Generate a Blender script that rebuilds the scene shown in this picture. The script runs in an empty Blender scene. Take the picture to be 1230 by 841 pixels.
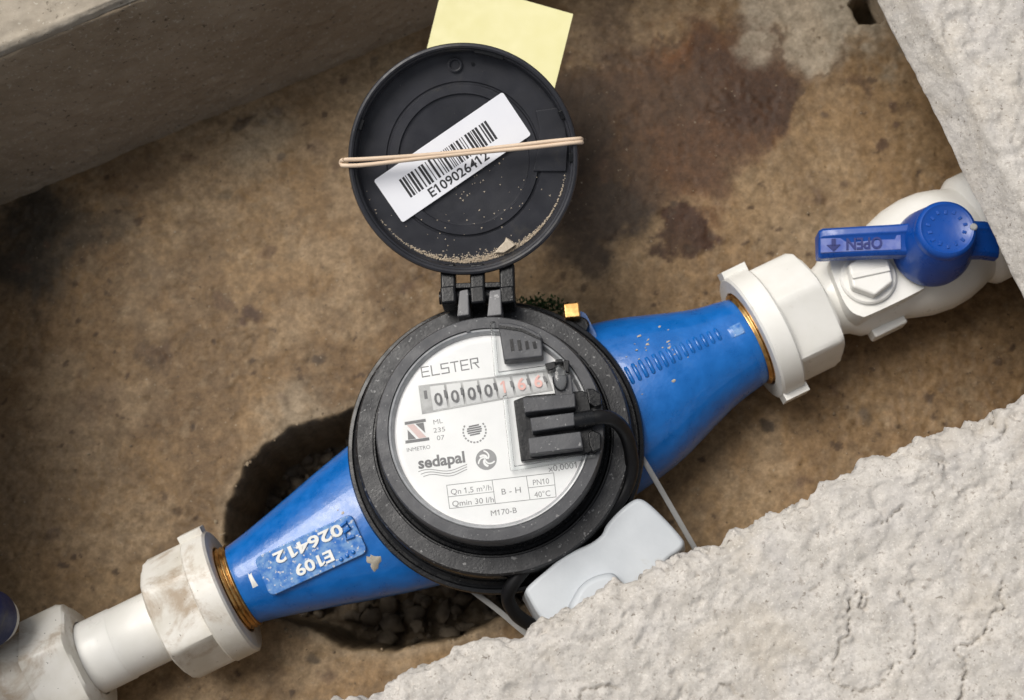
import bpy, bmesh, math, random
import numpy as np
from math import radians as rad, sin, cos, pi, sqrt
from mathutils import Vector, Matrix

S = 0.001                      # the script is written in millimetres
random.seed(7)
rng = np.random.default_rng(11)
scn = bpy.context.scene
COL = scn.collection

# ------------------------------------------------------------------ camera
FPX, PW, PH = 1708.0, 1230.0, 841.0
_zc = Vector((-85.0, 420.0, FPX)).normalized()
_xc = (Vector((1, 0, 0)) - _zc * _zc.x).normalized()
_yc = _zc.cross(_xc)
CAMROT = Matrix((_xc, _yc, _zc))            # camera space -> world
CAMLOC = Vector((30.61, -90.06, 553.0))
cam_d = bpy.data.cameras.new('camera')
cam_d.sensor_width = 36.0
cam_d.lens = FPX / PW * 36.0
cam_d.clip_start = 0.01
cam_d.clip_end = 50.0
cam_d.dof.use_dof = True
cam_d.dof.focus_distance = 0.485
cam_d.dof.aperture_fstop = 13.0
cam = bpy.data.objects.new('camera', cam_d)
COL.objects.link(cam)
cam.matrix_world = Matrix.Translation(CAMLOC * S) @ CAMROT.to_4x4()
scn.camera = cam

# ------------------------------------------------------------------ sky and sun
SUN_EL, SUN_AZ = rad(60), rad(142)          # azimuth measured from +X towards +Y (the sun is up and left in the picture)
wd = bpy.data.worlds.new('World')
scn.world = wd
wd.use_nodes = True
nt = wd.node_tree
bg = nt.nodes['Background']
sky = nt.nodes.new('ShaderNodeTexSky')
sky.sky_type = 'NISHITA'
sky.sun_disc = False
sky.sun_elevation = SUN_EL
sky.sun_rotation = rad(90) - SUN_AZ
sky.air_density = 1.0
sky.dust_density = 4.0
sky.ozone_density = 1.0
hsv = nt.nodes.new('ShaderNodeHueSaturation')   # overcast: the sky is nearly grey
hsv.inputs['Saturation'].default_value = 0.25
nt.links.new(sky.outputs[0], hsv.inputs['Color'])
nt.links.new(hsv.outputs[0], bg.inputs['Color'])
bg.inputs['Strength'].default_value = 0.06
sun_d = bpy.data.lights.new('sun', 'SUN')
sun_d.energy = 1.5
sun_d.angle = rad(34)
sun_d.color = (1.0, 0.95, 0.88)
sun = bpy.data.objects.new('sun', sun_d)
COL.objects.link(sun)
_sd = Vector((cos(SUN_AZ) * cos(SUN_EL), sin(SUN_AZ) * cos(SUN_EL), sin(SUN_EL)))
sun.rotation_euler = _sd.to_track_quat('Z', 'Y').to_euler()
sun.location = (-0.5, 0.6, 1.5)
scn.view_settings.view_transform = 'Standard'
scn.view_settings.look = 'None'
scn.view_settings.exposure = 0.83
scn.view_settings.gamma = 1.0
scn.render.engine = 'CYCLES'
scn.cycles.use_denoising = True
scn.cycles.max_bounces = 8
scn.cycles.transparent_max_bounces = 12


# ------------------------------------------------------------------ geometry helpers
def at(px, py, z):
    """photograph pixel -> the world point (mm) at height z on that line of sight"""
    d = CAMROT @ Vector((px - PW / 2, -(py - PH / 2), -FPX))
    return CAMLOC + d * ((z - CAMLOC.z) / d.z)


class MB:
    def __init__(self):
        self.v, self.f = [], []

    def add(self, vs, fs):
        o = len(self.v)
        self.v += [Vector(p) for p in vs]
        self.f += [tuple(i + o for i in f) for f in fs]
        return self

    def xf(self, m):
        self.v = [m @ p for p in self.v]
        return self

    def join(self, other):
        return self.add(other.v, other.f)


def lathe(prof, n=64, axis='z', cap0=False, cap1=False, fn=None):
    """prof: list of (radius, height)"""
    m = MB()
    vs, fs = [], []
    for r, h in prof:
        for k in range(n):
            a = 2 * pi * k / n
            rr = r * fn(a, h) if fn else r
            vs.append((rr * cos(a), rr * sin(a), h) if axis == 'z' else (h, rr * cos(a), rr * sin(a)))
    for i in range(len(prof) - 1):
        for k in range(n):
            k2 = (k + 1) % n
            fs.append((i * n + k, i * n + k2, (i + 1) * n + k2, (i + 1) * n + k))
    if cap0:
        fs.append(tuple(range(n - 1, -1, -1)))
    if cap1:
        b = (len(prof) - 1) * n
        fs.append(tuple(range(b, b + n)))
    return m.add(vs, fs)


def prism(pts, z0, z1, taper=1.0):
    n = len(pts)
    cx = sum(p[0] for p in pts) / n
    cy = sum(p[1] for p in pts) / n
    vs = [(p[0], p[1], z0) for p in pts] + [(cx + (p[0] - cx) * taper, cy + (p[1] - cy) * taper, z1) for p in pts]
    a = sum(pts[i][0] * pts[(i + 1) % n][1] - pts[(i + 1) % n][0] * pts[i][1] for i in range(n))
    fs = [tuple(range(n - 1, -1, -1)), tuple(range(n, 2 * n))]
    fs += [(i, (i + 1) % n, n + (i + 1) % n, n + i) for i in range(n)]
    if a < 0:
        fs = [tuple(reversed(f)) for f in fs]
    return MB().add(vs, fs)


def box(x0, x1, y0, y1, z0, z1):
    return prism([(x0, y0), (x1, y0), (x1, y1), (x0, y1)], z0, z1)


def rrect(x0, x1, y0, y1, r, n=5):
    out = []
    for cx, cy, a0 in ((x1 - r, y1 - r, 0), (x0 + r, y1 - r, 90), (x0 + r, y0 + r, 180), (x1 - r, y0 + r, 270)):
        for k in range(n + 1):
            a = rad(a0 + 90 * k / n)
            out.append((cx + r * cos(a), cy + r * sin(a)))
    return out


def ngon(r, n, ph=0.0, cx=0.0, cy=0.0):
    return [(cx + r * cos(ph + 2 * pi * k / n), cy + r * sin(ph + 2 * pi * k / n)) for k in range(n)]


def spline(pts, n=10, closed=False):
    """Catmull-Rom through the points"""
    P = [Vector(p) for p in pts]
    out = []
    m = len(P)
    rngs = range(m) if closed else range(m - 1)
    for i in rngs:
        if closed:
            a, b, c, d = P[(i - 1) % m], P[i], P[(i + 1) % m], P[(i + 2) % m]
        else:
            a, b, c, d = P[max(i - 1, 0)], P[i], P[i + 1], P[min(i + 2, m - 1)]
        for k in range(n):
            t = k / n
            out.append(0.5 * ((2 * b) + (c - a) * t + (2 * a - 5 * b + 4 * c - d) * t * t + (3 * b - a - 3 * c + d) * t ** 3))
    if not closed:
        out.append(P[-1])
    return out


def tube(path, r, n=12, closed=False, flat=None, rfn=None):
    """flat=(w,h): rectangular-ish strip section instead of a circle"""
    P = [Vector(p) for p in path]
    m = len(P)
    up = Vector((0, 0, 1))
    vs, fs = [], []
    prev = None
    for i in range(m):
        a = P[(i - 1) % m] if (closed or i > 0) else P[i]
        b = P[(i + 1) % m] if (closed or i < m - 1) else P[i]
        t = (b - a).normalized()
        if prev is None:
            s = t.cross(up)
            if s.length < 1e-3:
                s = t.cross(Vector((1, 0, 0)))
            s.normalize()
        else:
            s = (prev - t * prev.dot(t)).normalized()
        prev = s
        q = t.cross(s)
        rr = r * (rfn(i / (m - 1)) if rfn else 1)
        for k in range(n):
            an = 2 * pi * k / n
            if flat:
                c, d = cos(an), sin(an)
                e = 0.35
                vs.append(P[i] + s * (flat[0] / 2 * math.copysign(abs(c) ** e, c)) + q * (flat[1] / 2 * math.copysign(abs(d) ** e, d)))
            else:
                vs.append(P[i] + s * (rr * cos(an)) + q * (rr * sin(an)))
    for i in range(m if closed else m - 1):
        j = (i + 1) % m
        for k in range(n):
            k2 = (k + 1) % n
            fs.append((i * n + k, i * n + k2, j * n + k2, j * n + k))
    if not closed:
        fs.append(tuple(range(n - 1, -1, -1)))
        fs.append(tuple(range((m - 1) * n, m * n)))
    return MB().add(vs, fs)


def text(s, p0, p1, h=None, ext=0.0, bold=0.0, z=0.0):
    """lettering from p0 to p1 (baseline, mm, 2D), cap height h; flat or extruded by ext"""
    cu = bpy.data.curves.new('txt', 'FONT')
    cu.body = s
    cu.size = 1.0
    cu.offset = bold
    cu.resolution_u = 3
    cu.extrude = 0.5 if ext else 0.0
    o = bpy.data.objects.new('txt', cu)
    COL.objects.link(o)
    bpy.context.view_layer.update()
    me = bpy.data.meshes.new_from_object(o.evaluated_get(bpy.context.evaluated_depsgraph_get()))
    vs = [v.co.copy() for v in me.vertices]
    fs = [tuple(p.vertices) for p in me.polygons]
    bpy.data.meshes.remove(me)

    def extent(t_):
        cu.body = t_
        bpy.context.view_layer.update()
        m2 = bpy.data.meshes.new_from_object(o.evaluated_get(bpy.context.evaluated_depsgraph_get()))
        e = min(v.co.x for v in m2.vertices), max(v.co.x for v in m2.vertices), max(v.co.y for v in m2.vertices)
        bpy.data.meshes.remove(m2)
        return e
    for i, ch in enumerate(s):                   # the built-in font's figure 1 is a bare stroke: give it its flag
        if ch == '1':
            e1_, e2_ = extent('1'), extent(s[:i + 1])
            xl, H = e2_[1] - (e1_[1] - e1_[0]) + 0.01, e1_[2]
            fl_ = [(xl, H), (xl, H - .14), (xl - .17, H - .24), (xl - .17, H - .13)]
            nb0 = len(vs)
            if ext:
                q_ = prism(fl_, -0.5, 0.5)
                vs += q_.v
                fs += [tuple(k + nb0 for k in f) for f in q_.f]
            else:
                vs += [Vector((x, y, 0)) for x, y in fl_]
                fs.append(tuple(nb0 + k for k in (3, 2, 1, 0)))
    bpy.data.objects.remove(o)
    bpy.data.curves.remove(cu)
    x0, x1 = min(v.x for v in vs), max(v.x for v in vs)
    p0, p1 = Vector((p0[0], p0[1])), Vector((p1[0], p1[1]))
    L = (p1 - p0).length
    ex = (p1 - p0).normalized()
    ey = Vector((-ex.y, ex.x))
    sx = L / (x1 - x0)
    sy = h / 0.73 if h else sx
    out = []
    for v in vs:
        q = p0 + ex * ((v.x - x0) * sx) + ey * (v.y * sy)
        out.append((q.x, q.y, z + (v.z + 0.5 if ext else 0) * ext))
    return MB().add(out, fs)


def strokes(polys, w, z, map2):
    """flat printed strokes; polys in unit coordinates, map2 -> 2D mm"""
    m = MB()
    for pl in polys:
        q = [Vector(map2(*p)) for p in pl]
        for a, b in zip(q, q[1:]):
            t = (b - a).normalized()
            s = Vector((-t.y, t.x)) * w / 2
            e = t * w * 0.48
            z += 0.0006
            m.add([(*(a - e - s), z), (*(b + e - s), z), (*(b + e + s), z), (*(a - e + s), z)], [(0, 1, 2, 3)])
    return m


# ------------------------------------------------------------------ object helpers
def link(name, mb, mat, parent=None, smooth=40, bevel=0, seg=2, mats=None):
    me = bpy.data.meshes.new(name)
    me.from_pydata([tuple(p * S) for p in mb.v], [], mb.f)
    me.materials.append(mat)
    me.validate()
    if smooth:
        me.polygons.foreach_set('use_smooth', [True] * len(me.polygons))
        if not bevel:
            me.set_sharp_from_angle(angle=rad(smooth))
    me.update()
    o = bpy.data.objects.new(name, me)
    COL.objects.link(o)
    if parent:
        o.parent = parent
    if bevel:
        b = o.modifiers.new('bevel', 'BEVEL')
        b.width = bevel * S
        b.segments = seg
        b.limit_method = 'ANGLE'
        b.angle_limit = rad(35)
        b.harden_normals = True
    return o


def grid_obj(name, V, mat, parent=None, wrap=False, col=None, smooth=True):
    """V: (nu, nv, 3) mm; quads; wrap closes the v direction"""
    nu, nv = V.shape[:2]
    idx = np.arange(nu * nv).reshape(nu, nv)
    a, b = idx[:-1], idx[1:]
    if wrap:
        a2, b2 = np.roll(a, -1, 1), np.roll(b, -1, 1)
    else:
        a, a2, b, b2 = a[:, :-1], a[:, 1:], b[:, :-1], b[:, 1:]
    q = np.stack([a, b, b2, a2], -1).reshape(-1, 4)
    me = bpy.data.meshes.new(name)
    me.vertices.add(nu * nv)
    me.vertices.foreach_set('co', (V.reshape(-1, 3) * S).astype(np.float32).ravel())
    me.loops.add(q.size)
    me.loops.foreach_set('vertex_index', q.ravel().astype(np.int32))
    me.polygons.add(len(q))
    me.polygons.foreach_set('loop_start', np.arange(0, q.size, 4, dtype=np.int32))
    me.polygons.foreach_set('loop_total', np.full(len(q), 4, dtype=np.int32))
    me.materials.append(mat)
    me.update(calc_edges=True)
    if smooth:
        me.polygons.foreach_set('use_smooth', np.ones(len(q), bool))
    if col is not None:
        at_ = me.color_attributes.new('tint', 'FLOAT_COLOR', 'POINT')
        c = np.ones((nu * nv, 4), np.float32)
        c[:, :3] = col.reshape(-1, 3)
        at_.data.foreach_set('color', c.ravel())
    o = bpy.data.objects.new(name, me)
    COL.objects.link(o)
    if parent:
        o.parent = parent
    return o


def thing(name, label, cat, loc=(0, 0, 0), rz=0.0, group=None):
    o = bpy.data.objects.new(name, None)
    o.empty_display_size = 0.02
    COL.objects.link(o)
    o.location = Vector(loc) * S
    o.rotation_euler = (0, 0, rz)
    return tag(o, label, cat, group)


def tag(o, label=None, cat=None, group=None, kind=None):
    for k, v in (('label', label), ('category', cat), ('group', group), ('kind', kind)):
        if v:
            o[k] = v
    return o


# ------------------------------------------------------------------ numpy noise
def _hash(ix, iy, s):
    h = (ix.astype(np.int64) * 374761393 + iy.astype(np.int64) * 668265263 + s * 974634777) & 0xFFFFFFFF
    h = ((h ^ (h >> 13)) * 1274126177) & 0xFFFFFFFF
    h = ((h ^ (h >> 16)) * 2246822519) & 0xFFFFFFFF
    return ((h ^ (h >> 13)) & 0xFFFFFF) / float(0xFFFFFF)


def vnoise(x, y, s=0):
    ix, iy = np.floor(x), np.floor(y)
    fx, fy = x - ix, y - iy
    fx = fx * fx * fx * (fx * (fx * 6 - 15) + 10)
    fy = fy * fy * fy * (fy * (fy * 6 - 15) + 10)
    a, b = _hash(ix, iy, s), _hash(ix + 1, iy, s)
    c, d = _hash(ix, iy + 1, s), _hash(ix + 1, iy + 1, s)
    return (a + (b - a) * fx + (c - a) * fy + (a - b - c + d) * fx * fy) * 2 - 1


def fbm(x, y, scale, s=0, octv=5, gain=0.5):
    """scale = size in mm of the largest features"""
    t, amp, nrm = 0, 1.0, 0
    f = 1.0 / scale
    for k in range(octv):
        c, d = cos(0.6 * k + s), sin(0.6 * k + s)
        t = t + amp * vnoise((c * x - d * y) * f + 17.3 * k, (d * x + c * y) * f - 9.1 * k, s + k)
        nrm += amp
        amp *= gain
        f *= 2.03
    return t / nrm * 1.6


def worley(x, y, scale, s=0):
    X, Y = x / scale, y / scale
    ix, iy = np.floor(X), np.floor(Y)
    best = np.full(X.shape, 9.0)
    for dx in (-1, 0, 1):
        for dy in (-1, 0, 1):
            cx, cy = ix + dx, iy + dy
            px, py = cx + _hash(cx, cy, s), cy + _hash(cx, cy, s + 57)
            best = np.minimum(best, (px - X) ** 2 + (py - Y) ** 2)
    return np.sqrt(best)


def chips(x, y, scale, s=0, tilt=1.6):
    """broken facets: every cell a small tilted plane of its own height (about -1..1)"""
    X, Y = x / scale, y / scale
    ix, iy = np.floor(X), np.floor(Y)
    best = np.full(X.shape, 9.0)
    out = np.zeros(X.shape)
    for dx in (-1, 0, 1):
        for dy in (-1, 0, 1):
            cx, cy = ix + dx, iy + dy
            px, py = cx + _hash(cx, cy, s), cy + _hash(cx, cy, s + 57)
            d = (px - X) ** 2 + (py - Y) ** 2
            h_ = (_hash(cx, cy, s + 91) * 2 - 1) + tilt * ((_hash(cx, cy, s + 13) - .5) * (X - px) + (_hash(cx, cy, s + 29) - .5) * (Y - py)) * 2
            out = np.where(d < best, h_, out)
            best = np.minimum(best, d)
    return out


def sstep(a, b, x):
    t = np.clip((x - a) / (b - a), 0, 1)
    return t * t * (3 - 2 * t)


# ------------------------------------------------------------------ materials
def mat(name):
    m = bpy.data.materials.new(name)
    m.use_nodes = True
    return m, m.node_tree, m.node_tree.nodes['Principled BSDF']


def nd(t, kind, **kw):
    n = t.nodes.new(kind)
    for k, v in kw.items():
        if k in n.inputs:
            n.inputs[k].default_value = v
        else:
            setattr(n, k, v)
    return n


def noise(t, size, detail=4, rough=0.55, dist=0.0):
    """size = feature size in mm, object coordinates"""
    tc = t.nodes.get('TC') or nd(t, 'ShaderNodeTexCoord')
    tc.name = 'TC'
    n = nd(t, 'ShaderNodeTexNoise', Scale=1000.0 / size, Detail=detail, Roughness=rough, Distortion=dist)
    t.links.new(tc.outputs['Object'], n.inputs['Vector'])
    return n.outputs['Fac']


def ramp(t, src, a, b, lo=0.0, hi=1.0):
    n = nd(t, 'ShaderNodeMapRange')
    n.inputs['From Min'].default_value = a
    n.inputs['From Max'].default_value = b
    n.inputs['To Min'].default_value = lo
    n.inputs['To Max'].default_value = hi
    n.interpolation_type = 'SMOOTHSTEP'
    t.links.new(src, n.inputs['Value'])
    return n.outputs['Result']


def mix(t, fac, a, b, mode='MIX'):
    n = nd(t, 'ShaderNodeMix', data_type='RGBA', blend_type=mode)
    if isinstance(fac, (int, float)):
        n.inputs[0].default_value = fac
    else:
        t.links.new(fac, n.inputs[0])
    for i, c in ((6, a), (7, b)):
        if isinstance(c, tuple):
            n.inputs[i].default_value = (*c, 1.0)
        else:
            t.links.new(c, n.inputs[i])
    return n.outputs[2]


def bump(t, p, src, strength, dist=0.3, prev=None):
    n = nd(t, 'ShaderNodeBump', Strength=strength, Distance=dist * S)
    t.links.new(src, n.inputs['Height'])
    if prev is not None:
        t.links.new(prev, n.inputs['Normal'])
    t.links.new(n.outputs[0], p.inputs['Normal'])
    return n.outputs[0]


def plastic(name, c1, c2, rough, spk=None, spk_amt=0.62, bsize=0.5, bstr=0.3, coat=0.0, dust=None, dust_lo=0.55, mottle=14, rvar=0.12, spec=0.5):
    m, t, p = mat(name)
    col = mix(t, ramp(t, noise(t, mottle, 5), 0.3, 0.7), c1, c2)
    if dust:
        d = ramp(t, noise(t, 22, 8, 0.68, 0.4), dust_lo, dust_lo + 0.18)
        col = mix(t, d, col, dust)
    if spk:
        col = mix(t, ramp(t, noise(t, 1.5, 3, 0.6), spk_amt, spk_amt + 0.05), col, spk)
    t.links.new(col, p.inputs['Base Color'])
    t.links.new(ramp(t, noise(t, 6, 6, 0.65), 0.3, 0.7, max(rough - rvar, 0.03), rough + rvar), p.inputs['Roughness'])
    p.inputs['Coat Weight'].default_value = coat
    p.inputs['Specular IOR Level'].default_value = spec
    p.inputs['Coat Roughness'].default_value = 0.12
    bump(t, p, noise(t, bsize, 3, 0.6), bstr, 0.12)
    return m


M_black = plastic('black_plastic', (0.005, 0.0055, 0.0065), (0.01, 0.0105, 0.012), 0.27, spk=(0.13, 0.13, 0.13), spk_amt=0.7, bsize=0.9, bstr=0.5, spec=0.28)
M_ring = plastic('grained_black_plastic', (0.05, 0.051, 0.056), (0.075, 0.077, 0.083), 0.5, spk=(0.22, 0.22, 0.22), spk_amt=0.64, bsize=0.8, bstr=0.8, spec=0.4)
M_lug = plastic('grey_hinge_plastic', (0.13, 0.13, 0.135), (0.17, 0.17, 0.175), 0.5, spk=(0.32, 0.32, 0.32), spk_amt=0.62, bsize=0.8, bstr=0.6)
M_lid = plastic('lid_plastic', (0.022, 0.023, 0.028), (0.034, 0.035, 0.042), 0.4, spk=(0.24, 0.22, 0.2), spk_amt=0.74, bsize=0.9, bstr=0.3, dust=(0.06, 0.056, 0.05), dust_lo=0.58, spec=0.3)
M_cable = plastic('cable_rubber', (0.006, 0.006, 0.007), (0.009, 0.009, 0.01), 0.42, bsize=3, bstr=0.1, spec=0.25)
M_blue = plastic('blue_paint', (0.0, 0.105, 0.39), (0.0, 0.13, 0.47), 0.36, bsize=2.4, bstr=1.0, coat=0.5, mottle=6, spk=(0.3, 0.32, 0.34), spk_amt=0.76, dust=(0.02, 0.14, 0.42), dust_lo=0.56)
_t = M_blue.node_tree
_b = [n for n in _t.nodes if n.bl_idname == 'ShaderNodeBsdfPrincipled'][0]
_b.inputs['Coat Roughness'].default_value = 0.05
bump(_t, _b, noise(_t, 10, 3, 0.5), 0.55, 0.7, _b.inputs['Normal'].links[0].from_socket)
M_wornblue = plastic('worn_blue_paint', (0.01, 0.13, 0.46), (0.16, 0.31, 0.56), 0.38, bsize=1.6, bstr=0.9, mottle=2.5, spk=(0.5, 0.53, 0.58), spk_amt=0.6, coat=0.2)
M_handle = plastic('dark_blue_plastic', (0.001, 0.05, 0.27), (0.002, 0.062, 0.33), 0.34, bsize=2.2, bstr=0.35, spk=(0.3, 0.32, 0.45), spk_amt=0.76)
M_pvc = plastic('white_pvc', (0.72, 0.71, 0.665), (0.78, 0.772, 0.735), 0.38, bsize=4, bstr=0.2, spk=(0.16, 0.13, 0.1), spk_amt=0.75, dust=(0.5, 0.45, 0.37), dust_lo=0.6)
M_pvcdirty = plastic('dirty_white_pvc', (0.6, 0.57, 0.5), (0.74, 0.72, 0.67), 0.45, bsize=3, bstr=0.25, spk=(0.1, 0.075, 0.05), spk_amt=0.69, dust=(0.4, 0.32, 0.235), dust_lo=0.5)
M_case = plastic('pale_grey_plastic', (0.44, 0.47, 0.5), (0.5, 0.53, 0.56), 0.5, bsize=1.2, bstr=0.25, spk=(0.22, 0.2, 0.18), spk_amt=0.76, dust=(0.4, 0.39, 0.36), dust_lo=0.58)
M_dial = plastic('white_dial', (0.72, 0.72, 0.725), (0.77, 0.77, 0.77), 0.42, bsize=5, bstr=0.05)
M_print = plastic('grey_print', (0.1, 0.1, 0.105), (0.18, 0.18, 0.185), 0.5, bstr=0.0)
M_dark = plastic('dark_print', (0.05, 0.05, 0.055), (0.1, 0.1, 0.105), 0.5, bstr=0.0)
M_pale = plastic('pale_print', (0.17, 0.17, 0.175), (0.26, 0.26, 0.265), 0.5, bstr=0.0)
M_red = plastic('red_print', (0.72, 0.38, 0.34), (0.74, 0.45, 0.41), 0.5, bstr=0.0)
M_pink = plastic('pink_print', (0.6, 0.44, 0.42), (0.64, 0.5, 0.48), 0.5, bstr=0.0)
M_drum = plastic('counter_drum', (0.58, 0.58, 0.58), (0.66, 0.66, 0.66), 0.5, bsize=2, bstr=0.1)
M_window = plastic('counter_window', (0.3, 0.3, 0.3), (0.45, 0.45, 0.45), 0.5, mottle=4, bstr=0.1)
M_label = plastic('label_paper', (0.8, 0.81, 0.86), (0.83, 0.84, 0.88), 0.45, bstr=0.1)
M_ink = plastic('black_ink', (0.012, 0.012, 0.014), (0.03, 0.03, 0.035), 0.55, bstr=0.0)
M_rubber = plastic('tan_rubber', (0.62, 0.47, 0.34), (0.7, 0.55, 0.41), 0.5, bsize=2, bstr=0.2)
M_note = plastic('yellow_paper', (0.7, 0.66, 0.34), (0.72, 0.68, 0.37), 0.6, bsize=20, bstr=0.05)
M_white = plastic('white_paint', (0.72, 0.72, 0.68), (0.8, 0.8, 0.77), 0.45, bsize=1, bstr=0.4)
M_splash = plastic('dried_cement', (0.36, 0.33, 0.27), (0.46, 0.42, 0.36), 0.85, bsize=0.8, bstr=0.8)
M_sand = plastic('sand', (0.5, 0.42, 0.32), (0.62, 0.54, 0.43), 0.9, mottle=1, bstr=0.4)
M_tie = plastic('grey_tie', (0.27, 0.27, 0.265), (0.36, 0.36, 0.355), 0.4, bstr=0.1)
M_moss = plastic('moss', (0.012, 0.035, 0.006), (0.03, 0.07, 0.012), 0.8, mottle=3, bstr=0.4)
M_stone = plastic('pebble', (0.05, 0.036, 0.023), (0.16, 0.125, 0.085), 0.8, mottle=7, bsize=1.2, bstr=0.6)

M_brass, _t, _p = mat('brass')
_p.inputs['Metallic'].default_value = 1.0
_t.links.new(mix(_t, ramp(_t, noise(_t, 5, 5), 0.35, 0.65), (0.46, 0.25, 0.085), (0.72, 0.46, 0.18)), _p.inputs['Base Color'])
_t.links.new(ramp(_t, noise(_t, 3, 5), 0.3, 0.7, 0.22, 0.5), _p.inputs['Roughness'])

M_clear, _t, _p = mat('clear_plastic')        # a thin clear skin: see-through with a glossy surface
_t.nodes.remove(_p)
_tr = nd(_t, 'ShaderNodeBsdfTransparent')
_tr.inputs[0].default_value = (0.99, 1.0, 1.0, 1)
_gl = nd(_t, 'ShaderNodeBsdfGlossy')
_gl.inputs['Roughness'].default_value = 0.12
_fr = nd(_t, 'ShaderNodeFresnel')
_fr.inputs['IOR'].default_value = 1.45
_mx = nd(_t, 'ShaderNodeMixShader')
_t.links.new(_fr.outputs[0], _mx.inputs[0])
_t.links.new(_tr.outputs[0], _mx.inputs[1])
_t.links.new(_gl.outputs[0], _mx.inputs[2])
_t.links.new(_mx.outputs[0], _t.nodes['Material Output'].inputs['Surface'])


def concrete(name, tint=False, c1=(0.5, 0.47, 0.42), c2=(0.58, 0.55, 0.5), spk=(0.62, 0.6, 0.56), dark=(0.34, 0.31, 0.27), bstr=0.8, bs=(1.4, 0.5), rough=0.9, spa=0.66, dka=0.66, big=30):
    m, t, p = mat(name)
    if tint:
        a = nd(t, 'ShaderNodeVertexColor', layer_name='tint')
        col = mix(t, ramp(t, noise(t, 5, 6, 0.7), 0.25, 0.75), (0.66, 0.64, 0.6), (1.28, 1.28, 1.28))
        col = mix(t, ramp(t, noise(t, 1.6, 5, 0.75), 0.3, 0.7), mix(t, 1.0, col, (0.8, 0.785, 0.76), 'MULTIPLY'), mix(t, 1.0, col, (1.13, 1.13, 1.13), 'MULTIPLY'))
        col = mix(t, 1.0, a.outputs['Color'], col, 'MULTIPLY')
    else:
        col = mix(t, ramp(t, noise(t, big, 8, 0.65), 0.3, 0.7), c1, c2)
    col = mix(t, ramp(t, noise(t, 2.2, 4, 0.6), dka, dka + 0.08), col, dark)
    col = mix(t, ramp(t, noise(t, 1.3, 2, 0.5), spa, spa + 0.05), col, spk)
    t.links.new(col, p.inputs['Base Color'])
    p.inputs['Roughness'].default_value = rough
    p.inputs['Specular IOR Level'].default_value = 0.3
    b = bump(t, p, noise(t, bs[0] * 4, 6, 0.6), bstr, 0.8)
    bump(t, p, noise(t, bs[1], 2, 0.6), bstr * 0.7, 0.2, b)
    return m


M_floor = concrete('stained_concrete', tint=True, spk=(0.3, 0.25, 0.18), dark=(0.07, 0.044, 0.024), bstr=0.6, rough=0.62, spa=0.72, dka=0.65)
M_wall = concrete('damp_concrete', c1=(0.28, 0.215, 0.145), c2=(0.37, 0.295, 0.21), spk=(0.42, 0.36, 0.28), dark=(0.12, 0.09, 0.06), bstr=1.0, bs=(1.0, 0.45), spa=0.625, dka=0.62)
M_slab = concrete('pale_concrete', c1=(0.42, 0.395, 0.36), c2=(0.585, 0.553, 0.51), spk=(0.64, 0.6, 0.55), dark=(0.33, 0.3, 0.265), bstr=1.0, bs=(0.9, 0.35), rough=0.97, big=7, dka=0.6, spa=0.7)
_t = M_slab.node_tree
_b = [n for n in _t.nodes if n.bl_idname == 'ShaderNodeBsdfPrincipled'][0]
_c = _b.inputs['Base Color'].links[0].from_socket
_c = mix(_t, ramp(_t, noise(_t, 1.0, 5, 0.75), 0.36, 0.52, 0.6, 0.0), _c, (0.36, 0.325, 0.285))
_c = mix(_t, ramp(_t, noise(_t, 26, 4, 0.6), 0.45, 0.7, 0.0, 0.5), _c, (0.45, 0.43, 0.415))
_c = mix(_t, ramp(_t, noise(_t, 48, 5, 0.6, 0.6), 0.5, 0.68, 0.0, 0.4), _c, (0.44, 0.385, 0.31))
_c = mix(_t, ramp(_t, noise(_t, 0.8, 2, 0.5), 0.62, 0.68, 0.0, 0.6), _c, (0.66, 0.63, 0.58))
_c = mix(_t, ramp(_t, noise(_t, 1.7, 2, 0.5), 0.68, 0.73, 0.0, 0.75), _c, (0.19, 0.165, 0.135))
_t.links.new(_c, _b.inputs['Base Color'])

# ------------------------------------------------------------------ the setting: floor of the meter box
BR = rad(23.3)                                   # the box is turned this much in the picture
BU, BV = Vector((cos(BR), sin(BR), 0)), Vector((-sin(BR), cos(BR), 0))


def inpoly(X, Y, poly):
    c = np.zeros(X.shape, bool)
    d = np.full(X.shape, 1e9)
    n = len(poly)
    for i in range(n):
        (x1, y1), (x2, y2) = poly[i], poly[(i + 1) % n]
        cond = ((y1 > Y) != (y2 > Y))
        xi = (x2 - x1) * (Y - y1) / (y2 - y1 + 1e-12) + x1
        c ^= cond & (X < xi)
        t = np.clip(((X - x1) * (x2 - x1) + (Y - y1) * (y2 - y1)) / ((x2 - x1) ** 2 + (y2 - y1) ** 2 + 1e-12), 0, 1)
        d = np.minimum(d, np.hypot(X - x1 - t * (x2 - x1), Y - y1 - t * (y2 - y1)))
    return np.where(c, d, -d)                    # signed: positive inside


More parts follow.
